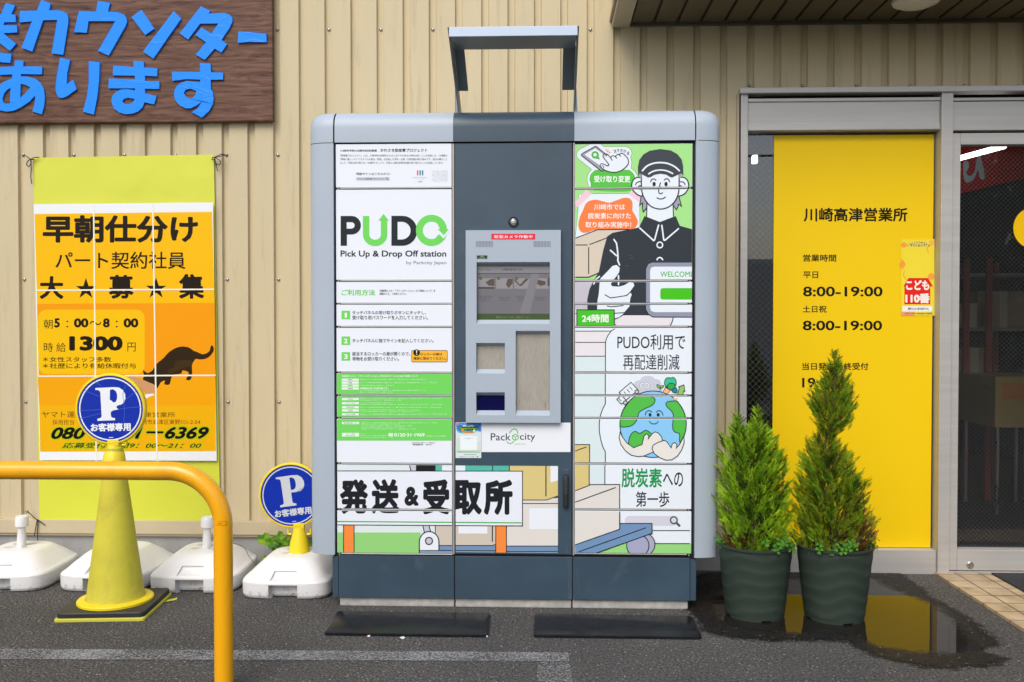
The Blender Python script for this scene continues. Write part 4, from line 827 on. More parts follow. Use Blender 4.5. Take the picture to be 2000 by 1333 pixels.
# overhead light frame on the roof of the locker
M_FRD = mat("dark frame", alb(128, 136, 142, .95), .5); fx = lambda u, Y: P(u, 100, Y).x
yb0, yb1 = 3.60, 3.77
zb1, zb0 = P(1000, 52, yb0).z, P(1000, 70.5, yb0).z; bx0, bx1 = fx(877, yb0), fx(1128, yb0)
M_BAR = mat("pale bar paint", alb(200, 214, 238, .84), .35, var=.03)
mb = MB(); mb.box(bx0, bx1, yb0, yb0 + .004, zb0, zb1, M_BAR, .0015); mb.box(bx0, bx1, yb0 + .004, yb1, zb1 - .004, zb1, M_SIL)
fr = mb.build("light_frame", LB); mb = MB(); mb.box(bx0 + .004, bx1 - .004, yb0 + .0045, yb1 + .012, zb0 + .002, zb0 + .010, M_FRD, .002); mb.build("lamp_housing", fr)
for sg, ux, uf in ((1, bx0, (892.8, 905.5)), (-1, bx1, (1101, 1121))):
    mb = MB(); yA, yE = yb0, 4.04; zE = lz(214) + .01; th = .006 * sg
    pl = [(yA, zb1 - .001), (yb1 + .03, zb1 - .001), (4.14, zE + .06), (4.14, zE), (4.05, zE), (4.00, zE + .05)]
    mb.grid([[(ux - th, y, z) for y, z in pl], [(ux, y, z) for y, z in pl]], M_FRD, True, True, True); mb.build("arm", fr)
    mb = MB(); ya, yc = yb1 + .012, 3.99; za, zc = P(1000, 91, ya).z, P(1000, 177, yc).z
    w1 = .043 if sg > 0 else .052
    q = [(ux + .001 * sg, ya, za), (ux + w1 * sg, ya, za), (ux + w1 * sg, yc, zc), (ux + .001 * sg, yc, zc)]
    mb.face(q, M_FRD); mb.face([(x, y + .003, z) for x, y, z in q][::-1], M_FRD)
    for i in range(4): mb.face([q[i], q[(i + 1) % 4], (q[(i + 1) % 4][0], q[(i + 1) % 4][1] + .003, q[(i + 1) % 4][2]), (q[i][0], q[i][1] + .003, q[i][2])], M_FRD)
    mb.build("arm_flange", fr)
    mb = MB(); xf = fx(898 if sg > 0 else 1110, 4.05); mb.box(min(ux, ux + .06 * sg), max(ux, ux + .06 * sg), 4.0, 4.15, zE - .03, zE + .012, M_SIL, .002); mb.build("foot", fr)
    mb = MB(); mb.tube([(ux - .004 * sg, 4.0, zE + .12), (ux - .009 * sg, 4.02, zE + .03), (ux - .006 * sg, 4.04, zE - .01)], .006, M_SIL, 8); mb.build("stay", fr, smooth=60)

# rubber mats
M_RUB = mat("black rubber", (.011, .012, .014), .26, spec=.22, var=.25, scale=7, bump=.05, bscale=40)
for lbl, q in (("left", [(659, 1193), (958, 1197), (953, 1240), (632, 1236)]), ("right", [(1044, 1198), (1352, 1203), (1372, 1244), (1042, 1240)])):
    pts = [G(u, v, .012) for u, v in q]; c = sum(pts, Vector()) / 4; mb = MB(); out = []
    for i in range(4):
        a, p, n_ = pts[i - 1], pts[i], pts[(i + 1) % 4]; d0 = (a - p).normalized() * .022; d1 = (n_ - p).normalized() * .022
        for k in range(5): t_ = k / 4; out.append(p + d0 * (1 - t_) ** 2 + d1 * t_ ** 2)
    mb.grid([[(p.x, p.y, .0005) for p in out], [(p.x, p.y, .010) for p in out], [(c.x + (p.x - c.x) * .992, c.y + (p.y - c.y) * .98, .012) for p in out]], M_RUB, True, False, True)
    tag(mb.build("rubber_mat", loc=(c.x, c.y, 0), smooth=40), "thin black rubber mat on the asphalt below the %s column of the parcel locker" % lbl, "rubber mat", "rubber mats before the locker")

# ------------------------------------------------------------------ wooden sign with blue letters
m, t, b = newmat("dark wood"); tc = node(t, "ShaderNodeTexCoord"); mp = node(t, "ShaderNodeMapping"); mp.inputs['Scale'].default_value = (1.5, 1, 10); t.links.new(tc.outputs['Object'], mp.inputs[0])
n = node(t, "ShaderNodeTexNoise", Scale=2.2, Detail=8.0, Roughness=.66, Distortion=2.6); t.links.new(mp.outputs[0], n.inputs[0])
wv = node(t, "ShaderNodeTexWave", wave_type='BANDS', bands_direction='Z'); wv.inputs['Scale'].default_value = 1.1; wv.inputs['Distortion'].default_value = 9; wv.inputs['Detail'].default_value = 4; wv.inputs['Detail Scale'].default_value = 1.2; t.links.new(mp.outputs[0], wv.inputs[0])
mp2 = node(t, "ShaderNodeMapping"); mp2.inputs['Scale'].default_value = (6, 1, 120); t.links.new(tc.outputs['Object'], mp2.inputs[0]); n2 = node(t, "ShaderNodeTexNoise", Scale=1.0, Detail=5.0); t.links.new(mp2.outputs[0], n2.inputs[0])
a1 = node(t, "ShaderNodeMath", operation='MULTIPLY_ADD'); t.links.new(wv.outputs['Fac'], a1.inputs[0]); a1.inputs[1].default_value = .10; t.links.new(n.outputs[0], a1.inputs[2])
a2 = node(t, "ShaderNodeMath", operation='MULTIPLY_ADD'); t.links.new(n2.outputs[0], a2.inputs[0]); a2.inputs[1].default_value = .42; t.links.new(a1.outputs[0], a2.inputs[2])
rr = ramp(t, a2.outputs[0], [(.50, (.022, .010, .006)), (.60, (.068, .030, .019)), (.76, (.122, .058, .038)), (.92, (.175, .092, .062))]); t.links.new(rr.outputs[0], b.inputs['Base Color']); b.inputs['Roughness'].default_value = .55; b.inputs['Specular IOR Level'].default_value = .25
bp = node(t, "ShaderNodeBump", Strength=.25, Distance=.002); t.links.new(a2.outputs[0], bp.inputs['Height']); t.links.new(bp.outputs[0], b.inputs['Normal']); M_WOOD = m
YS = YW - .034; sx1 = P(532.5, 120, YS).x; sz0 = P(300, 239, YS).z
mb = MB(); mb.box(sx1 - 2.35, sx1, YS, YW - .001, sz0, sz0 + 1.02, M_WOOD, .006)
SG = mb.build("wooden_sign", loc=(sx1 - 1.2, YS, sz0)); tag(SG, "dark wood grain sign board with raised blue tape letters above the yellow banner", "sign")
m, t, b = newmat("blue tape"); b.inputs['Base Color'].default_value = (*alb(2, 140, 255, .86), 1); b.inputs['Roughness'].default_value = .3; b.inputs['Specular IOR Level'].default_value = .28
tc = node(t, "ShaderNodeTexCoord"); n = node(t, "ShaderNodeTexNoise", Scale=11.0, Detail=3.0, Distortion=2.0); mp = node(t, "ShaderNodeMapping"); mp.inputs['Scale'].default_value = (.5, 1, 1.3); t.links.new(tc.outputs['Object'], mp.inputs[0]); t.links.new(mp.outputs[0], n.inputs[0])
rp = ramp(t, n.outputs[0], [(.58, (0, 0, 0)), (.66, (1, 1, 1)), (.70, (.1, .1, .1))]); bp = node(t, "ShaderNodeBump", Strength=.22, Distance=.003); t.links.new(rp.outputs[0], bp.inputs['Height']); t.links.new(bp.outputs[0], b.inputs['Normal']); M_TAPE = m
fL, fM = zoomf(0, 0, .18009), zoomf(240, 0, .18008)
LET = [
 ("okuru", fL, [([(75, 45), (178, 65), (135, 160), (182, 168), (180, 245), (60, 250), (50, 278), (195, 280), (200, 360), (50, 368), (188, 485), (118, 555), (-10, 460), (-130, 540), (-180, 460), (-70, 370), (-160, 365), (-160, 285), (-60, 275), (-60, 170), (20, 165)], []), ([(-90, 570), (138, 590), (120, 688), (-90, 672)], [])]),
 ("ka", fL, [([(460, 10), (563, 45), (545, 118), (640, 118), (690, 128), (730, 152), (752, 195), (752, 260), (693, 600), (573, 585), (630, 225), (480, 228), (362, 567), (247, 525), (355, 240), (222, 253), (230, 130), (408, 122)], [])]),
 ("u", fL, [([(1075, 22), (1205, 38), (1182, 132), (1280, 138), (1340, 158), (1380, 200), (1388, 245), (1370, 295), (1188, 607), (1070, 560), (1258, 238), (972, 238), (948, 360), (812, 358), (868, 130), (1050, 130)], [])]),
 ("n", fM, [([(208, 120), (348, 322), (250, 385), (106, 195)], []), ([(558, 135), (640, 212), (338, 640), (230, 567)], [])]),
 ("ta", fM, [([(855, 78), (958, 128), (938, 155), (1110, 150), (1160, 165), (1190, 195), (1196, 240), (1165, 310), (1078, 440), (1138, 488), (1075, 577), (1003, 535), (895, 655), (797, 600), (908, 465), (792, 385), (860, 308), (965, 372), (1042, 263), (845, 265), (715, 435), (622, 370)], [])]),
 ("dash", fM, [([(1262, 352), (1563, 370), (1562, 463), (1380, 460), (1255, 470)], [])]),
 ("a", fL, [([(175, 662), (268, 668), (262, 728), (468, 730), (465, 815), (240, 810), (235, 835), (320, 840), (400, 865), (450, 910), (485, 970), (497, 1060), (490, 1150), (463, 1247), (360, 1215), (385, 1140), (395, 1040), (330, 1110), (240, 1170), (160, 1208), (80, 1218), (0, 1200), (-40, 1150), (-50, 1080), (-30, 990), (40, 900), (140, 860), (145, 815), (5, 820), (12, 735), (165, 728)],
   [[(125, 960), (120, 1128), (75, 1132), (45, 1115), (38, 1080), (55, 1020), (90, 980)], [(235, 918), (290, 928), (340, 955), (290, 1015), (230, 1068)]])]),
 ("ri", fL, [([(665, 635), (772, 655), (740, 800), (735, 915), (800, 878), (843, 975), (740, 1050), (690, 1068), (650, 1062), (622, 1020), (612, 960), (625, 830)], []), ([(975, 672), (1092, 682), (1085, 880), (1065, 1060), (1025, 1247), (910, 1215), (955, 1060), (972, 900)], [])]),
 ("ma", fL, [([(1455, 670), (1567, 675), (1570, 740), (1717, 750), (1712, 835), (1580, 830), (1582, 885), (1738, 890), (1735, 972), (1580, 970), (1582, 1020), (1705, 1048), (1680, 1140), (1575, 1115), (1555, 1170), (1510, 1215), (1440, 1240), (1370, 1245), (1300, 1225), (1245, 1185), (1218, 1110), (1225, 1050), (1265, 1005), (1330, 978), (1400, 976), (1475, 990), (1475, 965), (1185, 965), (1190, 858), (1475, 870), (1470, 828), (1232, 825), (1238, 720), (1460, 735)],
   [[(1335, 1105), (1355, 1078), (1400, 1068), (1470, 1080), (1450, 1118), (1400, 1140), (1355, 1132)]])]),
 ("su", fM, [([(845, 692), (958, 695), (962, 790), (1097, 795), (1092, 870), (960, 872), (962, 970), (985, 1015), (992, 1070), (982, 1140), (940, 1215), (862, 1280), (755, 1222), (815, 1185), (862, 1110), (810, 1150), (740, 1180), (690, 1180), (625, 1150), (585, 1105), (562, 1050), (565, 990), (590, 940), (640, 902), (700, 888), (845, 895), (845, 870), (690, 865), (545, 885), (540, 788), (845, 785)],
   [[(668, 1020), (680, 992), (705, 975), (745, 970), (803, 995), (790, 1040), (765, 1070), (735, 1077), (700, 1066)]])]),
]
for nm, f_, polys in LET:
    mb = MB()
    for pts, holes in polys:
        mb.prism([f_(*p) for p in pts], [[f_(*p) for p in h] for h in holes], lambda u, v: P(u, v, YS), YS - .009, YS - .0002, M_TAPE)
    mb.build("letter", SG, recalc=False, bevel=.0012)

# ------------------------------------------------------------------ yellow banner, its cords, the poster
def vinyl(name, col, rough=.42, bs=5, st=.25):
    m, t, b = newmat(name); b.inputs['Base Color'].default_value = (*col, 1); b.inputs['Roughness'].default_value = rough
    tc = node(t, "ShaderNodeTexCoord"); n = node(t, "ShaderNodeTexNoise", Scale=bs, Detail=2.0); t.links.new(tc.outputs['Object'], n.inputs[0])
    bp = node(t, "ShaderNodeBump", Strength=st, Distance=.03); t.links.new(n.outputs[0], bp.inputs['Height']); t.links.new(bp.outputs[0], b.inputs['Normal']); return m
M_BAN = vinyl("yellow vinyl", alb(226, 229, 70, .76)); YN = YW - .008
q = [(65, 309), (418, 302.5), (431, 1033), (77, 1034)]; mb = MB(); rows_ = []; rnd = random.Random(4)
for i in range(25):
    r_ = []
    for j in range(13):
        s_, t_ = j / 12, i / 24; u = (q[0][0] * (1 - s_) + q[1][0] * s_) * (1 - t_) + (q[3][0] * (1 - s_) + q[2][0] * s_) * t_; v = (q[0][1] * (1 - s_) + q[1][1] * s_) * (1 - t_) + (q[3][1] * (1 - s_) + q[2][1] * s_) * t_
        p = P(u, v, YN); p.y -= .0022 * (1 + math.sin(3.1 * s_ + 5 * t_) * .6 + math.sin(9 * t_ + 2) * .4); r_.append(p)
    rows_.append(r_)
mb.grid(rows_, M_BAN); bc = P(250, 1034, YN)
BN = mb.build("yellow_banner", loc=bc, smooth=60); tag(BN, "tall plain yellow vinyl banner tied to the ribbed wall with black cords", "banner")
M_CORD = mat("black cord", (.012, .012, .012), .7)
def cords(name, runs):
    mb = MB()
    for r_ in runs: mb.tube([P(u, v, YN - .014 - .004 * (k % 2)) for k, (u, v) in enumerate(smooth_loop(r_, 5, False))], .0021, M_CORD, 6)
    return mb.build(name, BN, smooth=60)
cords("tie_cord", [[(45, 302.5), (52, 306), (59, 311), (67, 313)], [(67, 312), (57, 313), (52, 320), (56, 326), (61, 318), (60, 311)], [(61, 311), (68, 308), (76, 308)], [(60, 313), (61, 330), (60, 345), (62, 359)]])
cords("tie_cord", [[(443.6, 302.5), (436, 304), (426, 307), (416, 308)], [(416, 307), (414, 312), (420, 312)], [(420, 308), (430, 315), (429, 322), (422, 320), (419, 309)], [(419, 308), (422, 322), (425, 334)], [(419, 308), (432, 302), (441, 303)]])
cords("tie_cord", [[(54.8, 1000), (62, 1007), (70, 1014), (76, 1018)], [(73, 1015), (82, 1022), (88, 1026)], [(73, 1015), (70, 1030), (67, 1047)], [(74, 1016), (73.5, 1040), (73, 1064)]])
YPO = YW - .024; C = Art()
C.zoom(0, 380, .28504)
PT = [(230, 68), (1460, 55), (1567 * .94766, 1822), (288 * .94766, 1822)]
C.zoom(0, 0, 1); C.poly([(65.6, 399.4), (416.2, 395.7), (423.3, 900.4), (77.8, 899.4)], (238, 240, 246))
C.poly([(67.6, 418.5), (414.2, 414.2), (419.4, 593), (72.6, 595)], (247, 188, 14)); C.poly([(72.6, 594), (419.4, 592), (421.4, 792), (76.8, 792)], (243, 156, 12)); C.poly([(76.8, 791), (421.4, 791), (421.8, 881.5), (78.8, 882.5)], (240, 178, 12))
C.poly([(74, 735), (421, 733), (421.4, 792), (76.8, 792)], (242, 166, 10))
C.zoom(0, 380, .28504); C.poly(rrect(262, 790, 992, 1232, 58), (245, 192, 6)); BR = (34, 24, 18)
for s_, x0, y0, x1, y1, bo in (("早朝仕分け", 293, 143, 1357, 332, .032), ("パート契約社員", 380, 393, 1272, 512, .012), ("大", 272, 560, 436, 718, .03), ("★", 521, 572, 658, 710, .0), ("募", 746, 552, 916, 716, .03), ("★", 1000, 570, 1140, 708, 0), ("集", 1227, 546, 1399, 716, .03),
                               ("朝", 300, 858, 362, 920, -.004), ("5", 372, 849, 411, 913, .04), ("：", 455, 866, 469, 912, 0), ("00", 507, 849, 607, 913, .04), ("～", 614, 868, 696, 896, -.004), ("8", 706, 849, 753, 913, .04), ("：", 794, 866, 808, 912, 0), ("00", 847, 849, 949, 913, .04),
                               ("時", 301, 1016, 364, 1080, -.006), ("給", 387, 1016, 452, 1080, -.006), ("1300", 475, 971, 842, 1072, .045), ("円", 874, 1016, 930, 1077, -.006), ("＊女性スタッフ多数", 294, 1113, 763, 1149, .012), ("＊社歴により有給休暇付与", 294, 1156, 932, 1194, .012)): C.text(s_, x0, y0, x1, y1, BR, bo)
C.zoom(250, 650, .11256); CT = (50, 36, 20)
C.poly([(-60, 740), (60, 752), (270, 820), (480, 912), (486, 1085), (380, 1062), (300, 1042), (60, 900)], (206, 152, 108)); C.poly([(290, 1090), (330, 1068), (440, 1058), (462, 1080), (380, 1110), (320, 1142)], (242, 240, 240))
C.poly([(258, 655), (300, 678), (345, 702), (390, 680), (430, 650), (490, 555), (560, 490), (620, 440), (700, 350), (800, 282), (900, 246), (1000, 245), (1070, 265), (1140, 315), (1210, 340), (1290, 376), (1370, 356), (1420, 310), (1436, 240), (1460, 222), (1488, 262), (1482, 330), (1420, 410), (1340, 456), (1240, 466), (1168, 460), (1110, 570), (1116, 680), (1098, 800), (1050, 828), (1006, 806), (1052, 735), (1042, 680), (945, 655), (935, 700), (870, 722), (785, 730), (752, 790), (728, 890), (680, 908), (628, 890), (645, 830), (565, 870), (510, 972), (480, 912), (260, 818), (285, 760)], CT, sm=2)
C.poly([(840, 490), (1080, 480), (1120, 520), (1090, 590), (1000, 600), (880, 650), (720, 720), (700, 640), (800, 600)], (66, 47, 22), sm=3)
C.zoom(0, 700, .27012)
C.text("ヤマト運輸株式会社", 303, 384, 850, 430, (70, 48, 16), .0); C.text("川崎高津営業所", 870, 390, 1267, 428, (70, 48, 16), -.003); C.text("採用担当", 380, 444, 536, 481, (96, 70, 20), -.006); C.text("川崎市高津区東野川1-2-54", 985, 443, 1448, 479, (70, 48, 16), -.002)
for bo, cc in ((.07, (186, 196, 10)), (.012, (22, 16, 8))):
    e_ = 9 if bo > .05 else 0
    C.text("080", 370 - e_, 499 - e_, 622 + e_, 586 + e_, cc, bo + .02, .3); C.text("1－6369", 975 - e_, 496 - e_, 1512 + e_, 584 + e_, cc, bo + .02, .3); C.text("応募受付時間9：00～21：00", 448 - e_, 611 - e_, 1456 + e_, 651 + e_, cc, bo, .3)
C.zoom(0, 380, .28504)
for l in ([(642, 64), (660, 1830)], [(1047, 60), (1076, 1828)], [(246, 658), (1466, 651)], [(262, 1246), (1478, 1240)]): C.line(l, 10, (244, 240, 226), cap=False)
mb = MB(); C.emit(mb, YPO, rough=.3); pc = P(245, 900, YPO)
PO = mb.build("recruitment_poster", loc=pc, recalc=False); tag(PO, "orange laminated recruitment poster with black cat taped on the yellow banner", "poster")

# ------------------------------------------------------------------ white plastic weights
m, t, b = newmat("white polyethylene"); MATS["pe"] = m; tc = node(t, "ShaderNodeTexCoord"); b.inputs['Roughness'].default_value = .42
n = node(t, "ShaderNodeTexNoise", Scale=55.0, Detail=5.0, Roughness=.7); t.links.new(tc.outputs['Object'], n.inputs[0]); sp = node(t, "ShaderNodeSeparateXYZ"); t.links.new(tc.outputs['Object'], sp.inputs[0])
# splashed dirt sits low on the skirt
hh = node(t, "ShaderNodeMapRange"); t.links.new(sp.outputs[2], hh.inputs[0]); hh.inputs[1].default_value = 0; hh.inputs[2].default_value = .07; hh.inputs[3].default_value = .12; hh.inputs[4].default_value = -.02
ad = node(t, "ShaderNodeMath", operation='ADD'); t.links.new(n.outputs[0], ad.inputs[0]); t.links.new(hh.outputs[0], ad.inputs[1])
rr = ramp(t, ad.outputs[0], [(.62, (.73, .73, .72)), (.70, (.5, .49, .47)), (.76, (.14, .13, .12))]); t.links.new(rr.outputs[0], b.inputs['Base Color'])
b.inputs['Subsurface Weight'].default_value = .0
def se(a, b_, th, n_=5.0):
    c, s_ = math.cos(th), math.sin(th); return (a * abs(c) ** (2 / n_) * (1 if c >= 0 else -1), b_ * abs(s_) ** (2 / n_) * (1 if s_ >= 0 else -1))
def weight_mesh():
    prof = [(.183, .0, 6), (.192, .005, 6), (.197, .015, 6), (.198, .04, 6), (.198, .070, 6), (.194, .077, 6), (.184, .084, 6), (.154, .113, 6), (.124, .141, 4.4), (.112, .150, 4.2), (.098, .155, 3.8), (.06, .158, 3), (.02, .158, 2)]
    fine_ = []
    for (a, b_) in zip(prof, prof[1:]):
        for k in range(4): fine_.append(tuple(a[i] + (b_[i] - a[i]) * k / 4 for i in range(3)))
    fine_.append(prof[-1]); rows_ = []
    xs_ = sorted([-.985, -.95, -.9, -.8, -.7, -.6, -.5, -.42, -.36, -.10, 0, .10, .36, .42, .5, .6, .7, .8, .9, .95, .985] + [q * k / .198 for q in (1, -1) for k in (.0590, .0605, .0630, .0645)])
    angs = []
    for x in xs_: angs.append(2 * math.pi - math.acos(math.copysign(abs(x) ** 3, x)))          # front edge, left to right
    for y in (-.95, -.85, -.7, -.5, -.25, 0, .25, .5, .7, .85, .95): angs.append(2 * math.pi + math.asin(math.copysign(abs(y) ** 3, y)))
    for x in xs_[::-1]: angs.append(2 * math.pi + math.acos(math.copysign(abs(x) ** 3, x)))
    for y in (.95, .85, .7, .5, .25, 0, -.25, -.5, -.7, -.85, -.95): angs.append(3 * math.pi - math.asin(math.copysign(abs(y) ** 3, y)))
    for r, z, e in fine_:
        row = []
        for th_ in angs:
            x, y = se(r, r * 1.08, th_, e)
            if y < 0:
                g = 1 if abs(x) < .0617 * min(1, r / .198) else 0
                if z < .060: y += .040 * g * max(0, min(1, (.060 - z) / .002))
                elif z > .078: 
                    g2 = (1 if abs(x) < .0617 * r / .198 else 0) * max(0, min(1, (z - .078) / .003)) * max(0, min(1, (.110 - z) / .006)); y += .020 * g2
            row.append((x, y, z))
        rows_.append(row)
    mb = MB(); mb.grid(rows_, MATS["pe"], True, True, True); return mb
def cap_mesh():
    mb = MB(); M = MATS["pe"]; mb.lathe([(.020, .150), (.0195, .19), (.017, .235), (.020, .248), (.021, .256)], M, n=32)
    rows_ = []
    for z, r in ((.250, .0265), (.252, .0285), (.292, .0275), (.298, .024)):
        rows_.append([((r + .0010 * (k % 2)) * math.cos(2 * math.pi * k / 48), (r + .0010 * (k % 2)) * math.sin(2 * math.pi * k / 48), z) for k in range(48)])
    mb.grid(rows_, M, True, True, True); return mb
WL = [(P(40, 1050, 4.185).x, 4.185, 3, "leftmost white plastic sign weight with a capped neck, cut off by the frame edge", True),
      (P(190, 1150, 3.98).x, 4.20, -2, "white plastic sign weight mostly hidden behind the tall yellow cone", False),
      (P(402, 1050, 4.195).x, 4.195, 1, "white plastic sign weight with a capped neck behind the yellow guard rail", True),
      (P(578, 1080, 4.125).x, 4.125, 0, "white plastic sign weight carrying the tilted parking sign beside the locker", False)]
wb = wc = None
for x_, y_, rz, lb, cap_ in WL:
    e = empty("sign_weight", (x_, y_, 0), lb, "sign weight", "white plastic sign weights along the wall"); e.rotation_euler = (0, 0, R(rz))
    if wb is None: wb = weight_mesh().build("body", smooth=32); o = wb
    else: o = wb.copy(); COL.objects.link(o)
    o.parent = e
    if cap_:
        if wc is None: wc = cap_mesh().build("neck", smooth=40); o = wc
        else: o = wc.copy(); COL.objects.link(o)
        o.parent = e; o.rotation_euler = (R(1), R(2), 0)

# ------------------------------------------------------------------ cone, its ballast, the two parking signs
M_YC = mat("faded yellow plastic", alb(214, 202, 64, .78), .58, spec=.3, scuff=((.25, .22, .06), .5, 8.0, (1, 1, .7), .52, .74), grime=((.12, .11, .05), .5, 24.0, (1, 1, .25), .64, .72), var=.09, scale=7, bump=.05, bscale=30); M_YS = mat("bright yellow plastic", alb(242, 215, 30), .42, var=.04)
M_BLR = mat("black ballast rubber", (.022, .022, .023), .55, var=.2, scale=9)
cc = G(226, 1172, .035); cx, cy = cc.x, cc.y
mb = MB(); ang = R(5); hw = .172
def slab(z0, z1, h_, m, r=.02):
    pts = []
    for sx, sy, a0 in ((1, 1, 0), (-1, 1, 90), (-1, -1, 180), (1, -1, 270)):
        for k in range(5): a = R(a0 + 22.5 * k); pts.append((sx * (h_ - r) + r * math.cos(a), sy * (h_ - r) + r * math.sin(a)))
    pts = [(cx + x * math.cos(ang) - y * math.sin(ang), cy + x * math.sin(ang) + y * math.cos(ang)) for x, y in pts]
    sc = [(cx + (x - cx) * .985, cy + (y - cy) * .985) for x, y in pts]
    mb.grid([[(x, y, z0) for x, y in pts], [(x, y, z1 - .004) for x, y in pts], [(x, y, z1) for x, y in sc]], m, True, True, True)
slab(.014, .034, hw, M_BLR); BW = mb.build("cone_ballast", loc=(cx, cy, 0), smooth=30); tag(BW, "square black rubber ballast ring on a yellow sheet around the cone foot", "cone ballast")
mb = MB(); slab(0.0005, .0135, hw + .006, mat("yellow foam sheet", alb(205, 198, 66), .7), .012); mb.build("yellow_underlay", BW)
mb = MB(); t0 = G(322, 1176, .004); t1 = G(345, 1172, .004); mb.face([t0, t1, t1 + Vector((-.01, .035, 0)), t0 + Vector((0, .03, 0))], MATS["yellow foam sheet"]); mb.build("loose_strip", BW, recalc=False)
CN = empty("traffic_cone", (cx, cy, .034), "tall faded yellow traffic cone standing in a square black ballast ring", "traffic cone")
mb = MB(); mb.lathe([(.122, .040), (.119, .046), (.113, .060), (.036, .655), (.034, .672), (.028, .676)], M_YC, (cx, cy, 0), 64); mb.build("cone_body", CN, smooth=35)
mb = MB(); mb.lathe([(.128, .0345), (.150, .0345), (.150, .043), (.146, .047), (.118, .050)], M_YS, (cx, cy, 0), 64, cap=False); mb.build("flange", CN, smooth=35)
M_BLUE = mat("blue film", alb(8, 48, 172), .3, var=.06, spec=.3)
def parking_sign(c, Y, rad, tilt, worn, label, slz, sl):
    """round sign plate on a hollow sleeve with two hooks; c = plate centre"""
    e = empty("parking_sign", (c.x, Y, c.z - rad - .12), label, "parking sign", "round blue parking signs")
    mb = MB(); ct, st_ = math.cos(tilt), math.sin(tilt)
    def rot(x, z): return (c.x + x * ct - z * st_, c.z + x * st_ + z * ct)
    def ringrow(r, y): return [(rot(r * math.cos(a), r * math.sin(a))[0], y, rot(r * math.cos(a), r * math.sin(a))[1]) for a in [2 * math.pi * k / 72 for k in range(72)]]
    mb.grid([ringrow(.02, Y + .016), ringrow(rad - .004, Y + .016), ringrow(rad, Y + .010), ringrow(rad, Y - .006), ringrow(rad - .004, Y - .010), ringrow(rad - .009, Y - .0105), ringrow(rad - .010, Y - .007), ringrow(.02, Y - .007)], M_YS, True, True, True)
    pl = mb.build("plate", e, smooth=35)
    mb = MB(); yf = Y - .0085; rb = rad - .0105
    mb.face(ringrow(rb, yf), M_BLUE)
    Cc = Art(); W_ = (238, 242, 250) if worn else (206, 210, 218); s_ = rad / 500
    Cc.poly(arc(0, 0, 442, 442, 0, 360, 72)[:-1], W_, holes=[arc(0, 0, 424, 424, 0, 360, 72)[:-1]])
    pp = [(-200, -300), (60, -306), (140, -298), (196, -258), (222, -200), (224, -140), (200, -86), (150, -52), (80, -44), (8, -44), (8, 90), (14, 112), (36, 124), (66, 128), (66, 158), (-186, 162), (-186, 132), (-150, 126), (-128, 110), (-124, 90), (-130, -230), (-138, -256), (-158, -268), (-200, -274)]
    if worn: pp = pp[:8] + [(150, -58), (105, -46), (92, -30), (96, -8), (120, 2), (88, 16), (40, 22), (10, 40), (8, 60)] + pp[10:]
    hole = [(8, -270), (40, -274), (80, -250), (94, -200), (92, -140), (76, -100), (44, -84), (8, -84)] if not worn else [(8, -270), (50, -276), (90, -250), (108, -200), (104, -140), (84, -100), (50, -90), (26, -118), (0, -130)]
    Cc.poly(pp, W_, holes=[hole])
    if worn:
        for l in ([(-455, 130), (-300, 95), (-140, 60)], [(60, 20), (250, -10), (470, -22)], [(-360, -270), (-250, -225), (-145, -180)], [(-430, 5), (-290, 10), (-140, 5)], [(230, -330), (190, -200), (205, 20), (190, 200), (215, 330)], [(210, -120), (300, -180), (380, -240)], [(-200, -390), (-120, -330)]): Cc.line(l, 7, (70, 110, 216), sm=3)
    else: Cc.line([(60, -20), (160, -80), (300, -130)], 5, (60, 90, 190), sm=3)
    Cc.text("お客様専用", -286, 196, 286, 312, W_, .035); [Cc.rect(x_, 393, x_ + 11, 405, W_) for x_ in (-30, -14, 2, 18)]
    Cc.emit(mb, yf, fn=lambda u, v: Vector((rot(u * s_, -v * s_)[0], 0, rot(u * s_, -v * s_)[1])), rough=.34)
    mb.build("print", pl, recalc=False)
    mb = MB(); zt, zb = sl[0], sl[1]; sx = slz
    mb.lathe([(.047, zb), (.047, zb + .004), (.041, zb + .05), (.0275, zt - .02), (.024, zt)], M_YS, (sx, Y + .002, 0), 40, False); mb.box(sx - .024, sx + .024, Y - .010, Y + .012, zt - .018, zt + .02, M_YS, .003); slv = mb.build("sleeve", e, smooth=35)
    for sg in (-1, 1):
        mb = MB(); zz = zb + .085; x_ = sx + sg * .035; mb.tube([(x_, Y, zz), (x_ + sg * .014, Y, zz), (x_ + sg * .018, Y, zz + .006), (x_ + sg * .017, Y, zz + .026)], [.005, .005, .0045, .003], M_YS, 8); mb.build("hook", slv, smooth=60)
    return e
Y1 = cy - .005; c1 = P(217, 799, Y1); r1 = (P(286, 799, Y1) - P(149, 799, Y1)).length / 2
z_t = P(220, 868, Y1).z; e1 = parking_sign(c1, Y1, r1, R(1.5), True, "round blue parking sign with scratched lettering on top of the yellow cone", cx, (z_t, .60))
Y2 = 4.115; c2 = P(569.5, 967.5, Y2); r2 = (P(569, 903.5, Y2) - P(569, 1031, Y2)).length / 2
z_t2 = P(575, 1030, Y2).z; e2 = parking_sign(c2, Y2, r2, R(7), False, "clean tilted parking sign on a yellow sleeve, partly hidden by the locker's edge", P(584.5, 1060, Y2).x, (z_t2, .153))

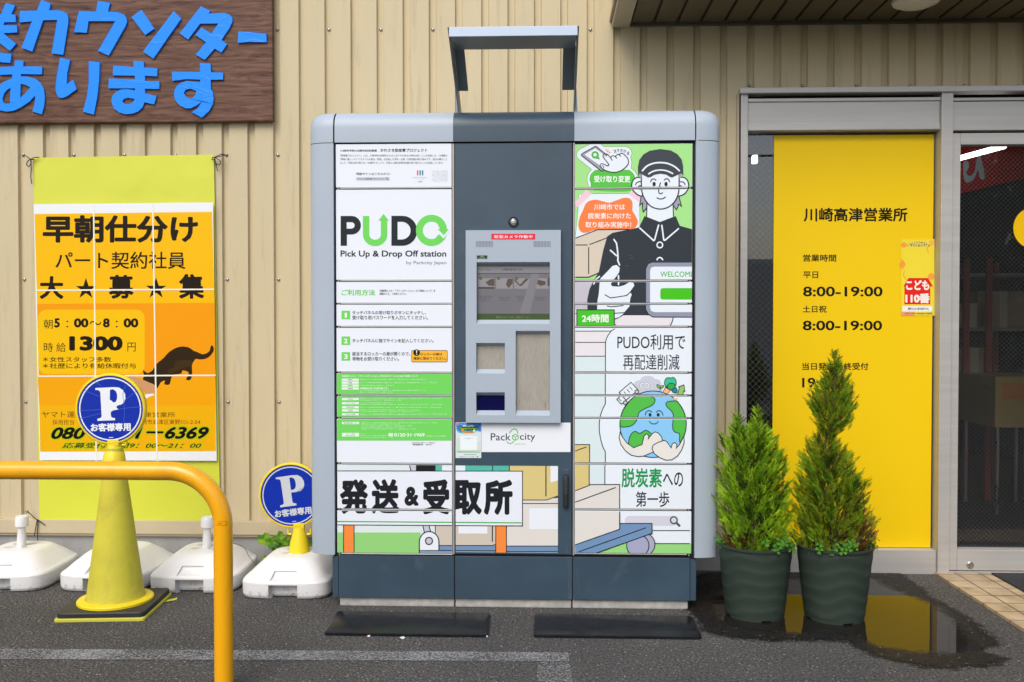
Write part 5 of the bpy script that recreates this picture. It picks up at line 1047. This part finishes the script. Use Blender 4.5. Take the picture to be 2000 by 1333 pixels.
# ------------------------------------------------------------------ guard rail
M_RAIL = mat("orange yellow enamel", alb(250, 176, 10), .24, var=.03, spec=.45, coat=.2, scuff=((.10, .06, .02), .8, 26.0, (1, 1, 1), .685, .71), grime=((.42, .22, .02), .5, 5.0, (1, 1, .6), .52, .72))
gx, gy = P(436.5, 1150, 2.93).x, 2.93; gz = P(200, 919.5, gy).z; br_ = .178; rr_ = .0302
pts = [(gx - 2.6, gy, gz)] + [(gx - br_ + br_ * math.sin(R(a)), gy, gz - br_ + br_ * math.cos(R(a))) for a in range(0, 91, 5)] + [(gx, gy, -.05)]
mb = MB(); mb.tube(pts, rr_, M_RAIL, 32); GR = mb.build("guard_rail", loc=(gx, gy, 0), smooth=60); tag(GR, "bent orange yellow steel guard rail standing in the foreground", "guard rail")
C = Art(); rz = P(436, 1023, gy - rr_).z
def wrap(u, v): a = u / 30.2; return Vector((gx + rr_ * math.sin(a), 0, rz - v * .001))
mb = MB(); M1, M2 = ink((206, 96, 10), .3), ink((250, 176, 20), .3); n_ = 10
for (w_, h_, mm, k) in ((21, 6.6, M1, .0003), (19.5, 5.2, M2, .0006)):
    for i in range(n_):
        a0, a1 = [(-w_ + 2 * w_ * (i + d) / n_) / 30.2 for d in (0, 1)]; f = lambda a, z: (gx + (rr_ + k) * math.sin(a), gy - (rr_ + k) * math.cos(a), rz + z * .001)
        mb.face([f(a0, -h_), f(a1, -h_), f(a1, h_), f(a0, h_)], mm)
for x_ in (-8, -4.6, -1.6, 1.8, 5.2): C.poly([(x_, 2), (x_ + .8, -2), (x_ + 2.6, -2), (x_ + 2.2, 2)], (214, 70, 20))
for tris, (col, per), bb, lay in C.ops:
    for t_ in tris:
        q = [(gx + (rr_ + .0009) * math.sin(u / 30.2), gy - (rr_ + .0009) * math.cos(u / 30.2), rz - v * .001) for u, v in t_]
        mb.face(q, ink(col))
mb.build("maker_plate", GR)

# ------------------------------------------------------------------ yellow window sheet, sticker, door dot
YY = YGL - .006
M_YEL = mat("yellow film", alb(248, 206, 0), .45, var=.015, scale=1.5, spec=.18)
mb = MB(); yz0, yz1 = Z(1071), Z(262); mb.box(xy0, xy1, YY, YY + .004, yz0, yz1, M_YEL)
C = Art(); C.zoom(1500, 380, .3); KK = (30, 26, 20)
for s_, x0, y0, x1, y1, bo in (("川崎高津営業所", 232, 87, 908, 178, .022), ("営業時間", 228, 391, 444, 438, .02), ("平日", 228, 502, 327, 547, .02), ("8:00-19:00", 228, 600, 746, 665, .02), ("土日祝", 226, 724, 382, 770, .02), ("8:00-19:00", 226, 822, 743, 886, .02), ("当日発送最終受付", 222, 1096, 654, 1144, .02), ("19:00", 222, 1194, 440, 1258, .02)): C.text(s_, x0, y0, x1, y1, KK, bo)
C.emit(mb, YY); o = mb.build("window_sign", loc=((xy0 + xy1) / 2, YY, yz0), recalc=False); tag(o, "large yellow window sheet listing opening hours in black lettering", "window sign")
C = Art(); C.zoom(1500, 380, .3)
C.rect(867, 292, 1084, 790, (246, 222, 62)); OR = (250, 164, 72)
for cx_, cy_, r_, w_ in ((884, 330, 18, 0), (875, 455, 20, 0), (1050, 375, 0, 0), (1062, 535, 22, 0), (895, 700, 10, 0)):
    if r_: C.disc(cx_, cy_, r_, OR)
C.line([(868, 425), (884, 440), (886, 470), (870, 488)], 6, OR, sm=3); C.line([(1083, 325), (1050, 335), (1035, 355), (1045, 380)], 6, OR, sm=3); C.line([(900, 555), (882, 530), (888, 500)], 6, OR, sm=3); C.rect(867, 765, 950, 790, (246, 160, 120)); C.rect(1050, 300, 1084, 330, (248, 190, 90))
tt = "こわいことがあったら"
for k, ch in enumerate(tt):
    a = (k - 4.5) / 4.5; C.text(ch, 902 + k * 15.6, 306 + 20 * a * a, 914 + k * 15.6, 319 + 20 * a * a, (40, 60, 150), .03, rot=16 * a)
C.text("すぐにおいで！", 926, 324, 1030, 341, (40, 60, 150), .03); RD = (232, 44, 34)
C.poly([(880, 600), (914, 545), (1042, 545), (1074, 600), (1056, 600), (1056, 716), (888, 716), (888, 600)], RD)
C.text("こども", 898, 558, 1050, 624, (250, 240, 236), .045); C.text("110番", 893, 644, 1054, 710, (250, 240, 236), .05)
C.rect(875, 728, 1069, 763, (244, 244, 246)); C.text("野川小学校PTA", 911, 737, 1046, 755, (40, 36, 36), .02); C.text("川崎市立小学校PTA連絡協議会 高津警察署", 890, 770, 1070, 782, (70, 60, 110), .01)
mb = MB(); C.emit(mb, YY - .0012); p_ = P(1793, 616, YY); o = mb.build("sticker", loc=(p_.x, YY, p_.z), recalc=False); tag(o, "tall yellow sticker with a red house shape on the yellow window sheet", "sticker")
C = Art(); C.disc(2020, 446, 41, (238, 190, 12)); mb = MB(); C.emit(mb, YGL - .002); p_ = P(2020, 446, YGL); o = mb.build("round_sticker", loc=tuple(p_), recalc=False); tag(o, "plain round yellow sticker on the door glass, cut by the frame edge", "sticker")

# door mat
m, t, b = newmat("ribbed mat"); b.inputs['Base Color'].default_value = (.03, .032, .034, 1); b.inputs['Roughness'].default_value = .75; tc = node(t, "ShaderNodeTexCoord"); wv = node(t, "ShaderNodeTexWave", bands_direction='X'); wv.inputs['Scale'].default_value = 22; t.links.new(tc.outputs['Object'], wv.inputs[0]); bp = node(t, "ShaderNodeBump", Strength=1, Distance=.006); t.links.new(wv.outputs['Fac'], bp.inputs['Height']); t.links.new(bp.outputs[0], b.inputs['Normal'])
a_, b2 = G(1936, 1119, .02), G(2000, 1158, .02); mb = MB(); mb.box(a_.x, a_.x + .75, b2.y - .12, a_.y, .0125, .021, m, .003); tag(mb.build("door_mat", loc=(a_.x + .37, a_.y - .2, .0125)), "dark ribbed mat on the cream tiles before the glass door", "door mat")

# ------------------------------------------------------------------ potted conifers
def leafmat(name, c0, c1, rough=.65):
    m, t, b = newmat(name); tc = node(t, "ShaderNodeTexCoord"); n = node(t, "ShaderNodeTexNoise", Scale=38.0, Detail=2.0); t.links.new(tc.outputs['Object'], n.inputs[0])
    rr = ramp(t, n.outputs[0], [(.3, c0), (.7, c1)]); t.links.new(rr.outputs[0], b.inputs['Base Color']); b.inputs['Roughness'].default_value = rough; b.inputs['Specular IOR Level'].default_value = .25
    out = t.nodes["Material Output"]; tl = node(t, "ShaderNodeBsdfTranslucent"); t.links.new(rr.outputs[0], tl.inputs[0]); mx = node(t, "ShaderNodeMixShader"); mx.inputs[0].default_value = .35
    t.links.new(b.outputs[0], mx.inputs[1]); t.links.new(tl.outputs[0], mx.inputs[2]); t.links.new(mx.outputs[0], out.inputs[0]); return m
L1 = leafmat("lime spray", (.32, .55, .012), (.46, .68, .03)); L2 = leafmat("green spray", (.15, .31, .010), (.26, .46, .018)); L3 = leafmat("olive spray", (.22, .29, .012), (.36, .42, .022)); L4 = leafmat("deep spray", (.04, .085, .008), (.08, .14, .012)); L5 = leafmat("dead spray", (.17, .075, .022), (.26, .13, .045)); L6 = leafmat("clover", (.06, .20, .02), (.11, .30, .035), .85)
M_BARK = mat("bark", (.10, .06, .035), .85, var=.3, scale=30); M_SOIL = mat("potting soil", (.035, .024, .016), .95, var=.4, scale=40, bump=.8, bscale=80)
M_POT = mat("green grey pot", alb(58, 70, 62, .7), .62, var=.10, scale=5, spec=.3)
def spray(mb, p, d, L, m, rnd, dens=6):
    d = d.normalized(); side = d.cross(Vector((rnd.uniform(-1, 1), rnd.uniform(-1, 1), rnd.uniform(-.3, .3)))).normalized(); nrm = d.cross(side)
    w0 = L * .034
    for k in range(dens):
        t_ = k / dens; b0 = p + d * L * t_ + nrm * (L * .12 * t_ * t_); ll = L * (.42 * (1 - t_ * .75)) * rnd.uniform(.7, 1.2)
        for sg in (-1, 1):
            dd = (d * 1.0 + side * sg * rnd.uniform(.45, .8) + nrm * rnd.uniform(-.35, .35)).normalized(); sw = dd.cross(nrm).normalized() * (w0 * 1.5)
            mb.face([b0, b0 + dd * ll * .45 + sw, b0 + dd * ll, b0 + dd * ll * .45 - sw], m)
    sw = side * w0 * 1.4; e_ = p + d * L + nrm * (L * .12); mb.face([p - sw * .4, p + d * L * .6 - sw, e_, p + d * L * .6 + sw], m)
def interp(prof, v):
    for (a, b_) in zip(prof, prof[1:]):
        if a[0] >= v >= b_[0]:
            t_ = (a[0] - v) / (a[0] - b_[0]); return a[1] + (b_[1] - a[1]) * t_, a[2] + (b_[2] - a[2]) * t_
    return prof[-1][1:]
def conifer(lobes, Y, mats, n, rnd, loc, label, brown):
    e = empty("conifer", loc, label, "conifer"); mb = MB(); sc = 1800 / (Y * 1.0)
    tot = sum(sum((a[0] - b_[0]) * (a[2] + b_[2]) for a, b_ in zip(l, l[1:])) for l in lobes)
    for l in lobes:
        area = sum((a[0] - b_[0]) * (a[2] + b_[2]) for a, b_ in zip(l, l[1:])); cnt = int(n * area / tot * (1.0 if l is lobes[0] else 1.6)); k = 0; ph = rnd.uniform(0, 6)
        while k < cnt:
            v = rnd.uniform(l[-1][0], l[0][0]); cx_, hw_ = interp(l, v)
            if rnd.random() > (hw_ + 8) / (max(q[2] for q in l) + 8): continue
            th = rnd.uniform(0, 2 * math.pi); lump = 1 + .07 * math.sin(3 * th + v * .06 + ph) + .07 * math.sin(7 * th - v * .11)
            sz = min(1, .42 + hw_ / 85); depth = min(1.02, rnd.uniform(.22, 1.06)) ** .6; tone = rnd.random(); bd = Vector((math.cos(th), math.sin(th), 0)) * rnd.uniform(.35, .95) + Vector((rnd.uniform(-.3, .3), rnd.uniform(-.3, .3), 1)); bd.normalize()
            Lb = rnd.uniform(.045, .085) * sz; out = Vector((math.cos(th), math.sin(th), 0)); base = P(cx_, v, Y) + out * max(0, hw_ / sc * lump * depth - bd.x * 0 - Lb * .95 * (out.dot(bd))) - Vector((0, 0, Lb * .75))
            dead = brown(cx_ + math.cos(th) * hw_ * depth, v, rnd); side = bd.cross(out if abs(bd.dot(out)) < .95 else Vector((0, 0, 1))).normalized()
            for q in range(7):
                t_ = (q + .5) / 7; p = base + bd * Lb * t_ + side * (rnd.uniform(-1, 1) * .008 * sz); d = bd + side * rnd.uniform(-.75, .75) * (1 - t_ * .5) + out * rnd.uniform(-.15, .45)
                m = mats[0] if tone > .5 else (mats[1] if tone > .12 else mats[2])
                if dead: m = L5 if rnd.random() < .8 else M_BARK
                elif depth < .5: m = mats[2]  # inner sprays turn dark green: crown shade put into the leaf colour
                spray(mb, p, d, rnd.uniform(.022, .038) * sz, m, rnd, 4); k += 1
            mb.face([base - side * .0012, base + side * .0012, base + bd * Lb * .8], M_BARK)
    mb.build("crown", e, recalc=False)
    mb = MB(); l = lobes[0]; tp = [P(interp(l, v)[0], v, Y) for v in range(int(l[0][0]) + 4, int(l[-1][0]) + 10, -14)]
    mb.tube(tp, [.011 * (1 - .85 * i / len(tp)) for i in range(len(tp))], M_BARK, 8); mb.build("trunk", e, smooth=60)
    return e
def pot(px, v_top, v_bot, half_t, half_b, label, seed):
    g = G(px, v_bot - 12, 0); Y = g.y; g = Vector((P(px, v_bot, Y).x, Y, 0)); sc = 1800 / (Y - .035 * g.x); rt, rb = half_t / sc, half_b / sc; zt = P(px, v_top, Y - rt * .8).z
    e = empty("plant_pot", g, label, "plant pot", "round plant pots by the window"); mb = MB(); rnd = random.Random(seed); ph = [rnd.uniform(0, 6) for _ in range(8)]; rows_ = []; N = 110
    for i in range(N + 1):
        t_ = i / N; z = zt * t_; row = []
        for k in range(96):
            a = 2 * math.pi * k / 96; zz = t_ * 5.4 + .20 * math.sin(2 * a + ph[0]) + .12 * math.sin(5 * a + ph[1]) + .10 * math.sin(3 * a + ph[2] + t_ * 4)
            f = zz - math.floor(zz); rip = .0015 * (.5 - .5 * math.cos(2 * math.pi * f ** 1.5)) if .06 < t_ < .93 else .0
            r = rb + (rt - rb) * t_ ** .9 + rip + (.004 if t_ > .965 else 0)
            if t_ < .035 and abs(((a + .6) % (math.pi / 2)) - .8) < .16: r -= .012
            row.append((g.x + r * math.cos(a), g.y + r * math.sin(a), z))
        rows_.append(row)
    for r_, z in ((rt - .004, zt + .001), (rt - .009, zt - .004), (rt - .022, zt - .07)): rows_.append([(g.x + r_ * math.cos(2 * math.pi * k / 96), g.y + r_ * math.sin(2 * math.pi * k / 96), z) for k in range(96)])
    mb.grid(rows_, M_POT, True, True, False); mb.build("pot_body", e, smooth=50)
    mb = MB(); mb.lathe([(.001, zt - .018), (rt * .5, zt - .02), (rt - .012, zt - .026)], M_SOIL, (g.x, g.y, 0), 40, False); mb.build("soil", e, smooth=60)
    return g, zt, rt
gA, ztA, rtA = pot(1474, 1074, 1213, 71, 55, "green grey ribbed plant pot next to the locker, holding the lime green conifer", 3)
gB, ztB, rtB = pot(1629, 1076, 1218, 72, 55, "green grey ribbed plant pot in front of the yellow sheet, holding the taller conifer", 8)
rnd = random.Random(12)
LFT = [[(1074, 1472, 52), (1052, 1472, 60), (1030, 1474, 66), (986, 1473, 67), (943, 1470, 67), (899, 1470, 62), (868, 1467, 54), (845, 1463, 44), (826, 1460, 26)], [(868, 1483, 28), (838, 1482, 19), (815, 1481, 12), (793, 1482, 3)], [(868, 1441, 24), (840, 1441, 18), (820, 1441, 9), (804, 1442, 3)], [(900, 1508, 22), (880, 1509, 12), (866, 1510, 4)]]
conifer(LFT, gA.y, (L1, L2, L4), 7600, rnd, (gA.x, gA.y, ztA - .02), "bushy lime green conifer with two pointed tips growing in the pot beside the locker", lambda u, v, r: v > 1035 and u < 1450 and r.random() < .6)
RGT = [[(1078, 1628, 60), (1052, 1626, 72), (1030, 1625, 76), (986, 1624, 72), (943, 1624, 66), (921, 1620, 58), (899, 1614, 50), (877, 1611, 40), (856, 1613, 27), (845, 1617, 19), (833, 1622, 26), (820, 1624, 36), (803, 1625, 44), (780, 1625, 43), (760, 1627, 37), (738, 1630, 27), (720, 1631, 18), (703, 1630, 10), (684, 1628, 2)]]
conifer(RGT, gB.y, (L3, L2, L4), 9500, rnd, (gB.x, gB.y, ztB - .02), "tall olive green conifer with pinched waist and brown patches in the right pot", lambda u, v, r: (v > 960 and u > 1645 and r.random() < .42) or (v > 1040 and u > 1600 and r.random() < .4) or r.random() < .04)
def trefoil(mb, p, up, s, rnd, m, n=3):
    a0 = rnd.uniform(0, 6); up = up.normalized(); e1 = up.orthogonal().normalized(); e2 = up.cross(e1)
    for k in range(n):
        a = a0 + k * 2 * math.pi / n; o = e1 * math.cos(a) + e2 * math.sin(a); q = up.cross(o); c = p + o * s * .08
        mb.face([c, c + o * s * .35 - q * s * .34 + up * s * .06, c + o * s * .75 - q * s * .30, c + o * s * .68 + up * s * .03, c + o * s * .75 + q * s * .30, c + o * s * .35 + q * s * .34 + up * s * .06], m)
def clover(g, zt, rt, spots, label):
    e = empty("clover", (g.x, g.y, zt), label, "clover"); mb = MB(); ms = MB()
    for a, n in spots:
        for _ in range(n):
            th = R(a + rnd.uniform(-16, 16)); r = rt * rnd.uniform(.86, 1.12); z = zt + rnd.uniform(-.004, .04) - max(0, r - rt) * .6; p = Vector((g.x + r * math.cos(th), g.y + r * math.sin(th), z))
            trefoil(mb, p, Vector((math.cos(th) * .8 + rnd.uniform(-.3, .3), math.sin(th) * .9 - .25, .9)), rnd.uniform(.015, .026), rnd, L6)
            ms.tube([Vector((g.x + rt * .8 * math.cos(th), g.y + rt * .8 * math.sin(th), zt - .02)), p.lerp(Vector((g.x, g.y, zt + .02)), .1) + Vector((0, 0, .004)), p], .0011, L6, 5)
    i_ = len(mb.v); mb.v += ms.v; mb.f += [[q + i_ for q in f] for f in ms.f]; mb.m += [0] * len(ms.f); mb.build("foliage", e, recalc=False)
clover(gA, ztA, rtA, [(185, 6), (285, 5), (305, 7), (330, 9), (355, 7)], "clover spilling over the rim of the pot beside the locker")
clover(gB, ztB, rtB, [(245, 4), (265, 6), (285, 5), (345, 9), (5, 8)], "clover at the rim of the pot before the yellow sheet")
# weed in the corner by the wall
e = empty("weed", G(540, 1130), "young green vine with lobed leaves against the concrete behind the sign weights", "weed"); mb = MB(); ms = MB()
root = G(548, 1140); root.y = YW - .06
for u, v, s_ in ((516, 1053, 24), (530, 1060, 18), (545, 1050, 22), (553, 1066, 20), (540, 1072, 16), (560, 1058, 16), (518, 1091, 12), (605, 1062, 14), (608, 1078, 14), (556, 1082, 14)):
    p = P(u, v, YW - .06 - rnd.uniform(0, .06)); n_ = Vector((rnd.uniform(-.4, .4), -1, rnd.uniform(.2, .8))).normalized(); e1 = Vector((0, 0, -1)); e1 = (e1 - n_ * e1.dot(n_)).normalized(); ro = rnd.uniform(-.8, .8); e2 = n_.cross(e1); e1, e2 = e1 * math.cos(ro) + e2 * math.sin(ro), e2 * math.cos(ro) - e1 * math.sin(ro)
    s_ = s_ / 410; sh = [(-.3, 0), (-.5, .3), (-.2, .55), (.05, .48), (.25, .62), (.4, .3), (.75, 0), (.4, -.3), (.25, -.62), (.05, -.48), (-.2, -.55), (-.5, -.3)]
    for i in range(len(sh)): mb.face([p, p + e1 * sh[i][0] * s_ + e2 * sh[i][1] * s_ + n_ * .003, p + e1 * sh[(i + 1) % 12][0] * s_ + e2 * sh[(i + 1) % 12][1] * s_ + n_ * .003], L6 if rnd.random() < .5 else L2)
    ms.tube([root, root.lerp(p, .55) + Vector((rnd.uniform(-.01, .01), -.02, .02)), p], .0014, L2, 5)
mb.build("leaves", e, recalc=False); ms.build("stem", e)
# thin dark wire over the third weight, small litter
mb = MB(); mb.tube([P(u, v, 4.2) + Vector((0, 0, .004)) for u, v in smooth_loop([(440, 1062), (462, 1065), (478, 1073), (486, 1088), (497, 1102), (503, 1106)], 5, False)], .0013, M_CORD, 6); p_ = P(480, 1080, 4.2)
tag(mb.build("loose_wire", loc=tuple(p_)), "thin loose dark wire trailing over the white sign weight by the guard rail", "wire")
mb = MB(); M_PAP = ink((226, 226, 240)); M_PU = ink((150, 140, 210)); q = [G(241, 1163, .004), G(262, 1169, .004), G(262, 1164, .018), G(246, 1158, .022)]; mb.face(q, M_PU); q = [G(246, 1170, .003), G(283, 1168, .003), G(281, 1164, .012), G(258, 1163, .016)]; mb.face(q, M_PAP)
tag(mb.build("paper_scrap", loc=tuple(G(260, 1168)), recalc=False), "crumpled purple and white scrap on the asphalt by the leftmost sign weight", "litter")
for k, (u, v, s_) in enumerate(((719, 1243, .007), (784, 1246, .010), (950, 1243, .004))):
    g = G(u, v, .004); mb = MB(); pts = [(g.x + s_ * math.cos(a) * (1 + .4 * math.sin(3 * a + k)), g.y + s_ * .7 * math.sin(a), .004 + .004 * math.sin(2 * a)) for a in [2 * math.pi * i / 9 for i in range(9)]]; mb.face(pts, M_PAP)
    tag(mb.build("paper_fleck", loc=tuple(g), recalc=False), ("small white fleck of paper under the front edge of the left rubber mat", "long white sliver of paper between the middle of the left mat and the parking line", "tiny pale chip beside the right end of the left rubber mat")[k], "litter", "paper flecks on the asphalt")

# ------------------------------------------------------------------ inside the shop
def glow(name, col, st):
    m, t, b = newmat(name); b.inputs['Base Color'].default_value = (.8, .8, .8, 1); b.inputs['Emission Color'].default_value = (*col, 1); b.inputs['Emission Strength'].default_value = st; return m
M_TUBE = glow("lit tube", (1, .98, .94), 5)
a_, b2 = P(1862, 317, 5.25), P(1962, 281, 4.85); b2.z = a_.z = (a_.z + b2.z) / 2; mb = MB(); mb.tube([a_, b2], .014, M_TUBE, 12); o = mb.build("tube_light", loc=tuple((a_ + b2) / 2), smooth=60); tag(o, "lit fluorescent tube seen slanting through the door glass", "tube light")
mb = MB(); p_ = P(1474, 312, 5.0); mb.box(p_.x - .011, p_.x + .011, 4.98, 5.02, p_.z - .020, p_.z + .020, M_TUBE); tag(mb.build("ceiling_panel_light", loc=tuple(p_)), "small lit ceiling lamp seen through the narrow clear window strip", "ceiling light")
M_RED = mat("red cloth", (.22, .012, .014), .7); yR = 5.35; mb = MB()
C = Art(); C.poly([(1850, 270), (2080, 250), (2080, 330), (1850, 384)], (190, 22, 26)); C.zoom(1850, 260, .2252); C.poly([(140, 255), (180, 250), (185, 300), (165, 350), (200, 375), (240, 330), (262, 200), (290, 200), (325, 385), (285, 395), (265, 320), (235, 395), (180, 432), (145, 400)], (196, 206, 214), sm=3)
C.emit(mb, yR, rough=.7); p_ = P(1950, 280, yR); o = mb.build("red_banner", loc=tuple(p_), recalc=False); tag(o, "slanting dark red banner with a pale brush letter behind the door glass", "banner"); sm_ = o.modifiers.new("thick", 'SOLIDIFY'); sm_.thickness = .002
M_RACK = mat("red rack steel", (.30, .05, .03), .5); M_CART = mat("carton", (.36, .25, .14), .8, var=.12, scale=6); yr = 6.2
rk = empty("storage_rack", (P(1915, 800, yr).x, yr, .02), "red steel storage rack standing inside behind the door glass", "rack")
rxa, rxb = P(1888, 700, yr).x, P(2010, 700, yr).x
for x_ in (rxa, P(1932, 700, yr).x, rxb):
    for y_ in (yr, yr + .45): mb = MB(); mb.box(x_ - .018, x_ + .018, y_, y_ + .03, .02, 1.62, M_RACK); mb.build("post", rk)
for z_ in (.78, 1.14, 1.5): mb = MB(); mb.box(rxa, rxb, yr + .031, yr + .449, z_, z_ + .025, mat("grey board", (.22, .22, .21), .7)); mb.build("shelf_board", rk)
for k, (u, z_, w_, h_, lb) in enumerate(((1912, .806, .22, .22, "brown carton on the middle board of the red rack"), (1968, 1.166, .34, .24, "wide brown carton on the upper board of the red rack"), (1908, 1.166, .2, .16, "small brown carton on the upper board of the red rack"))):
    x_ = P(u, 700, yr).x; mb = MB(); mb.box(x_ - w_ / 2, x_ + w_ / 2, yr + .06, yr + .4, z_, z_ + h_, M_CART, .004); mb.box(x_ - .025, x_ + .025, yr + .0585, yr + .06, z_, z_ + h_, mat("carton tape", (.5, .42, .28), .4)); tag(mb.build("carton", loc=(x_, yr + .2, z_)), lb, "carton", "cartons on the indoor rack")
yc = 5.7; x0_, x1_ = P(1944, 760, yc).x, P(2070, 760, yc).x; mb = MB(); mb.box(x0_, x1_, yc, yc + .5, P(1950, 836, yc).z, P(1950, 736, yc).z, mat("ochre laminate", (.34, .24, .07), .5), .006); cb = mb.build("body"); cab = empty("cabinet", (x0_ + .2, yc, .02), "ochre cabinet on thin legs inside the shop, right of the red rack", "cabinet"); cb.parent = cab; cb.data.transform(Matrix.Translation(-cab.location))
for x_ in (x0_ + .03, x1_ - .03):
    for y_ in (yc + .03, yc + .45): mb = MB(); mb.tube([(x_, y_, .02), (x_, y_, P(1950, 836, yc).z)], .012, M_SCREW, 8); mb.build("leg", cab, smooth=60)
mb = MB(); mb.box(x0_ + .04, x1_ - .04, yc - .004, yc, P(1950, 780, yc).z, P(1950, 748, yc).z, mat("orange strip", (.45, .16, .03), .5)); mb.build("drawer", cab)

# ------------------------------------------------------------------ across the yard: what the panes mirror
M_VAN = mat("white van paint", (.72, .73, .74), .25, var=.02, coat=.5); M_VGL = mat("van glass", (.015, .018, .02), .06); M_TYR = mat("tyre", (.02, .02, .02), .8)
VY = -2.6; van = empty("parked_van", (2.6, VY, 0), "white delivery van parked opposite, mirrored in the window strip", "van"); sp_ = [(-1.7, .32), (1.7, .32), (1.72, .8), (1.66, 1.02), (1.38, 1.10), (.95, 1.84), (.7, 1.93), (-1.62, 1.95), (-1.72, 1.8)]
mb = MB(); rows_ = []
for y_, k in ((-.80, .93), (-.76, 1), (.76, 1), (.80, .93)): rows_.append([(2.6 + x_, VY + y_, 1.1 + (z_ - 1.1) * k) for x_, z_ in sp_])
mb.grid(rows_, M_VAN, True, True, True); mb.build("body", van, smooth=30)
for y_ in (-.808, .808):
    mb = MB(); s_ = .004 if y_ > 0 else -.004
    mb.grid([[(2.6 + x_, VY + y_, z_) for x_, z_ in q] for q in ([(.15, 1.16), (1.2, 1.16)], [(.15, 1.72), (.85, 1.72)])], M_VGL); mb.build("side_window", van)
for x_ in (-1.1, 1.1):
    for y_ in (-.7, .7): 
        mb = MB(); mb.tube([(2.6 + x_, VY + y_ - .09, .30), (2.6 + x_, VY + y_ + .09, .30)], .30, M_TYR, 32); wh_ = mb.build("wheel", van, smooth=40); mb = MB(); mb.tube([(2.6 + x_, VY + y_ - .1, .30), (2.6 + x_, VY + y_ + .1, .30)], .17, M_SCREW, 24); mb.build("rim", wh_, smooth=40)
mb = MB(); mb.box(2.6 + 1.62, 2.6 + 1.80, VY - .8, VY + .8, .34, .56, mat("van bumper", (.10, .10, .10), .6), .03); mb.build("bumper", van)
hr = random.Random(5); mb = MB(); HL = leafmat("hedge leaf", (.03, .075, .015), (.07, .14, .025))
for k in range(9000):
    x_ = hr.uniform(-10, 16); y_ = -7 + hr.gauss(0, .35); top_ = 2.3 + .35 * math.sin(x_ * 1.3) + .25 * math.sin(x_ * 3.7); z_ = hr.uniform(.05, top_); p = Vector((x_, y_, z_)); s_ = hr.uniform(.06, .12); d1 = Vector((hr.uniform(-1, 1), hr.uniform(-1, 1), hr.uniform(-1, 1))).normalized(); d2 = d1.orthogonal().normalized()
    mb.face([p - d1 * s_, p + d2 * s_ * .5, p + d1 * s_, p - d2 * s_ * .5], HL)
tag(mb.build("hedge", loc=(3, -7, 0), recalc=False), "dark green hedge across the yard, mirrored in the window strip", "hedge", kind='stuff')
for tx_, hh_, lb in ((6.6, 5.2, "dark leafy tree mirrored in the door glass, nearer the window"), (9.6, 5.8, "dark leafy tree mirrored in the door glass, farther from the window")):
    e = empty("tree", (tx_, -8.2, 0), lb, "tree", "trees across the yard"); mb = MB(); mb.tube([(tx_, -8.2, 0), (tx_ + .1, -8.2, 1.5), (tx_, -8.1, hh_ * .8)], [.16, .13, .04], M_BARK, 10); mb.build("trunk", e, smooth=60); mb = MB()
    for k in range(5200):
        v_ = Vector((hr.gauss(0, 1), hr.gauss(0, 1), hr.gauss(0, 1))).normalized() * hr.uniform(.3, 1) ** .5; lump = 1 + .18 * math.sin(5 * v_.x + 3 * v_.z) + .15 * math.sin(7 * v_.y - 4 * v_.z)
        p = Vector((tx_ + v_.x * 1.9 * lump, -8.2 + v_.y * 1.5 * lump, hh_ * .56 + v_.z * hh_ * .44 * lump)); s_ = hr.uniform(.08, .15); d1 = Vector((hr.uniform(-1, 1), hr.uniform(-1, 1), hr.uniform(-1, 1))).normalized(); d2 = d1.orthogonal().normalized()
        mb.face([p - d1 * s_, p + d2 * s_ * .5, p + d1 * s_, p - d2 * s_ * .5], HL)
    mb.build("crown", e, recalc=False)
for k, (z_, sag) in enumerate(((4.3, .25), (5.2, .15), (5.5, .1), (6.6, .2))):
    mb = MB(); mb.tube([(-20 + 4 * i, -9 - .2 * k + i * .06, z_ - sag * math.sin(math.pi * i / 12) + .05 * i) for i in range(13)], .022, M_CORD, 6)
    tag(mb.build("overhead_wire", loc=(4, -9, z_)), "black overhead wire mirrored in the window strip, %s of the four" % ("lowest", "second lowest", "second highest", "highest")[k], "wire", "overhead wires across the yard")

# the type-setting object was only a tool
bpy.data.objects.remove(TXTO)
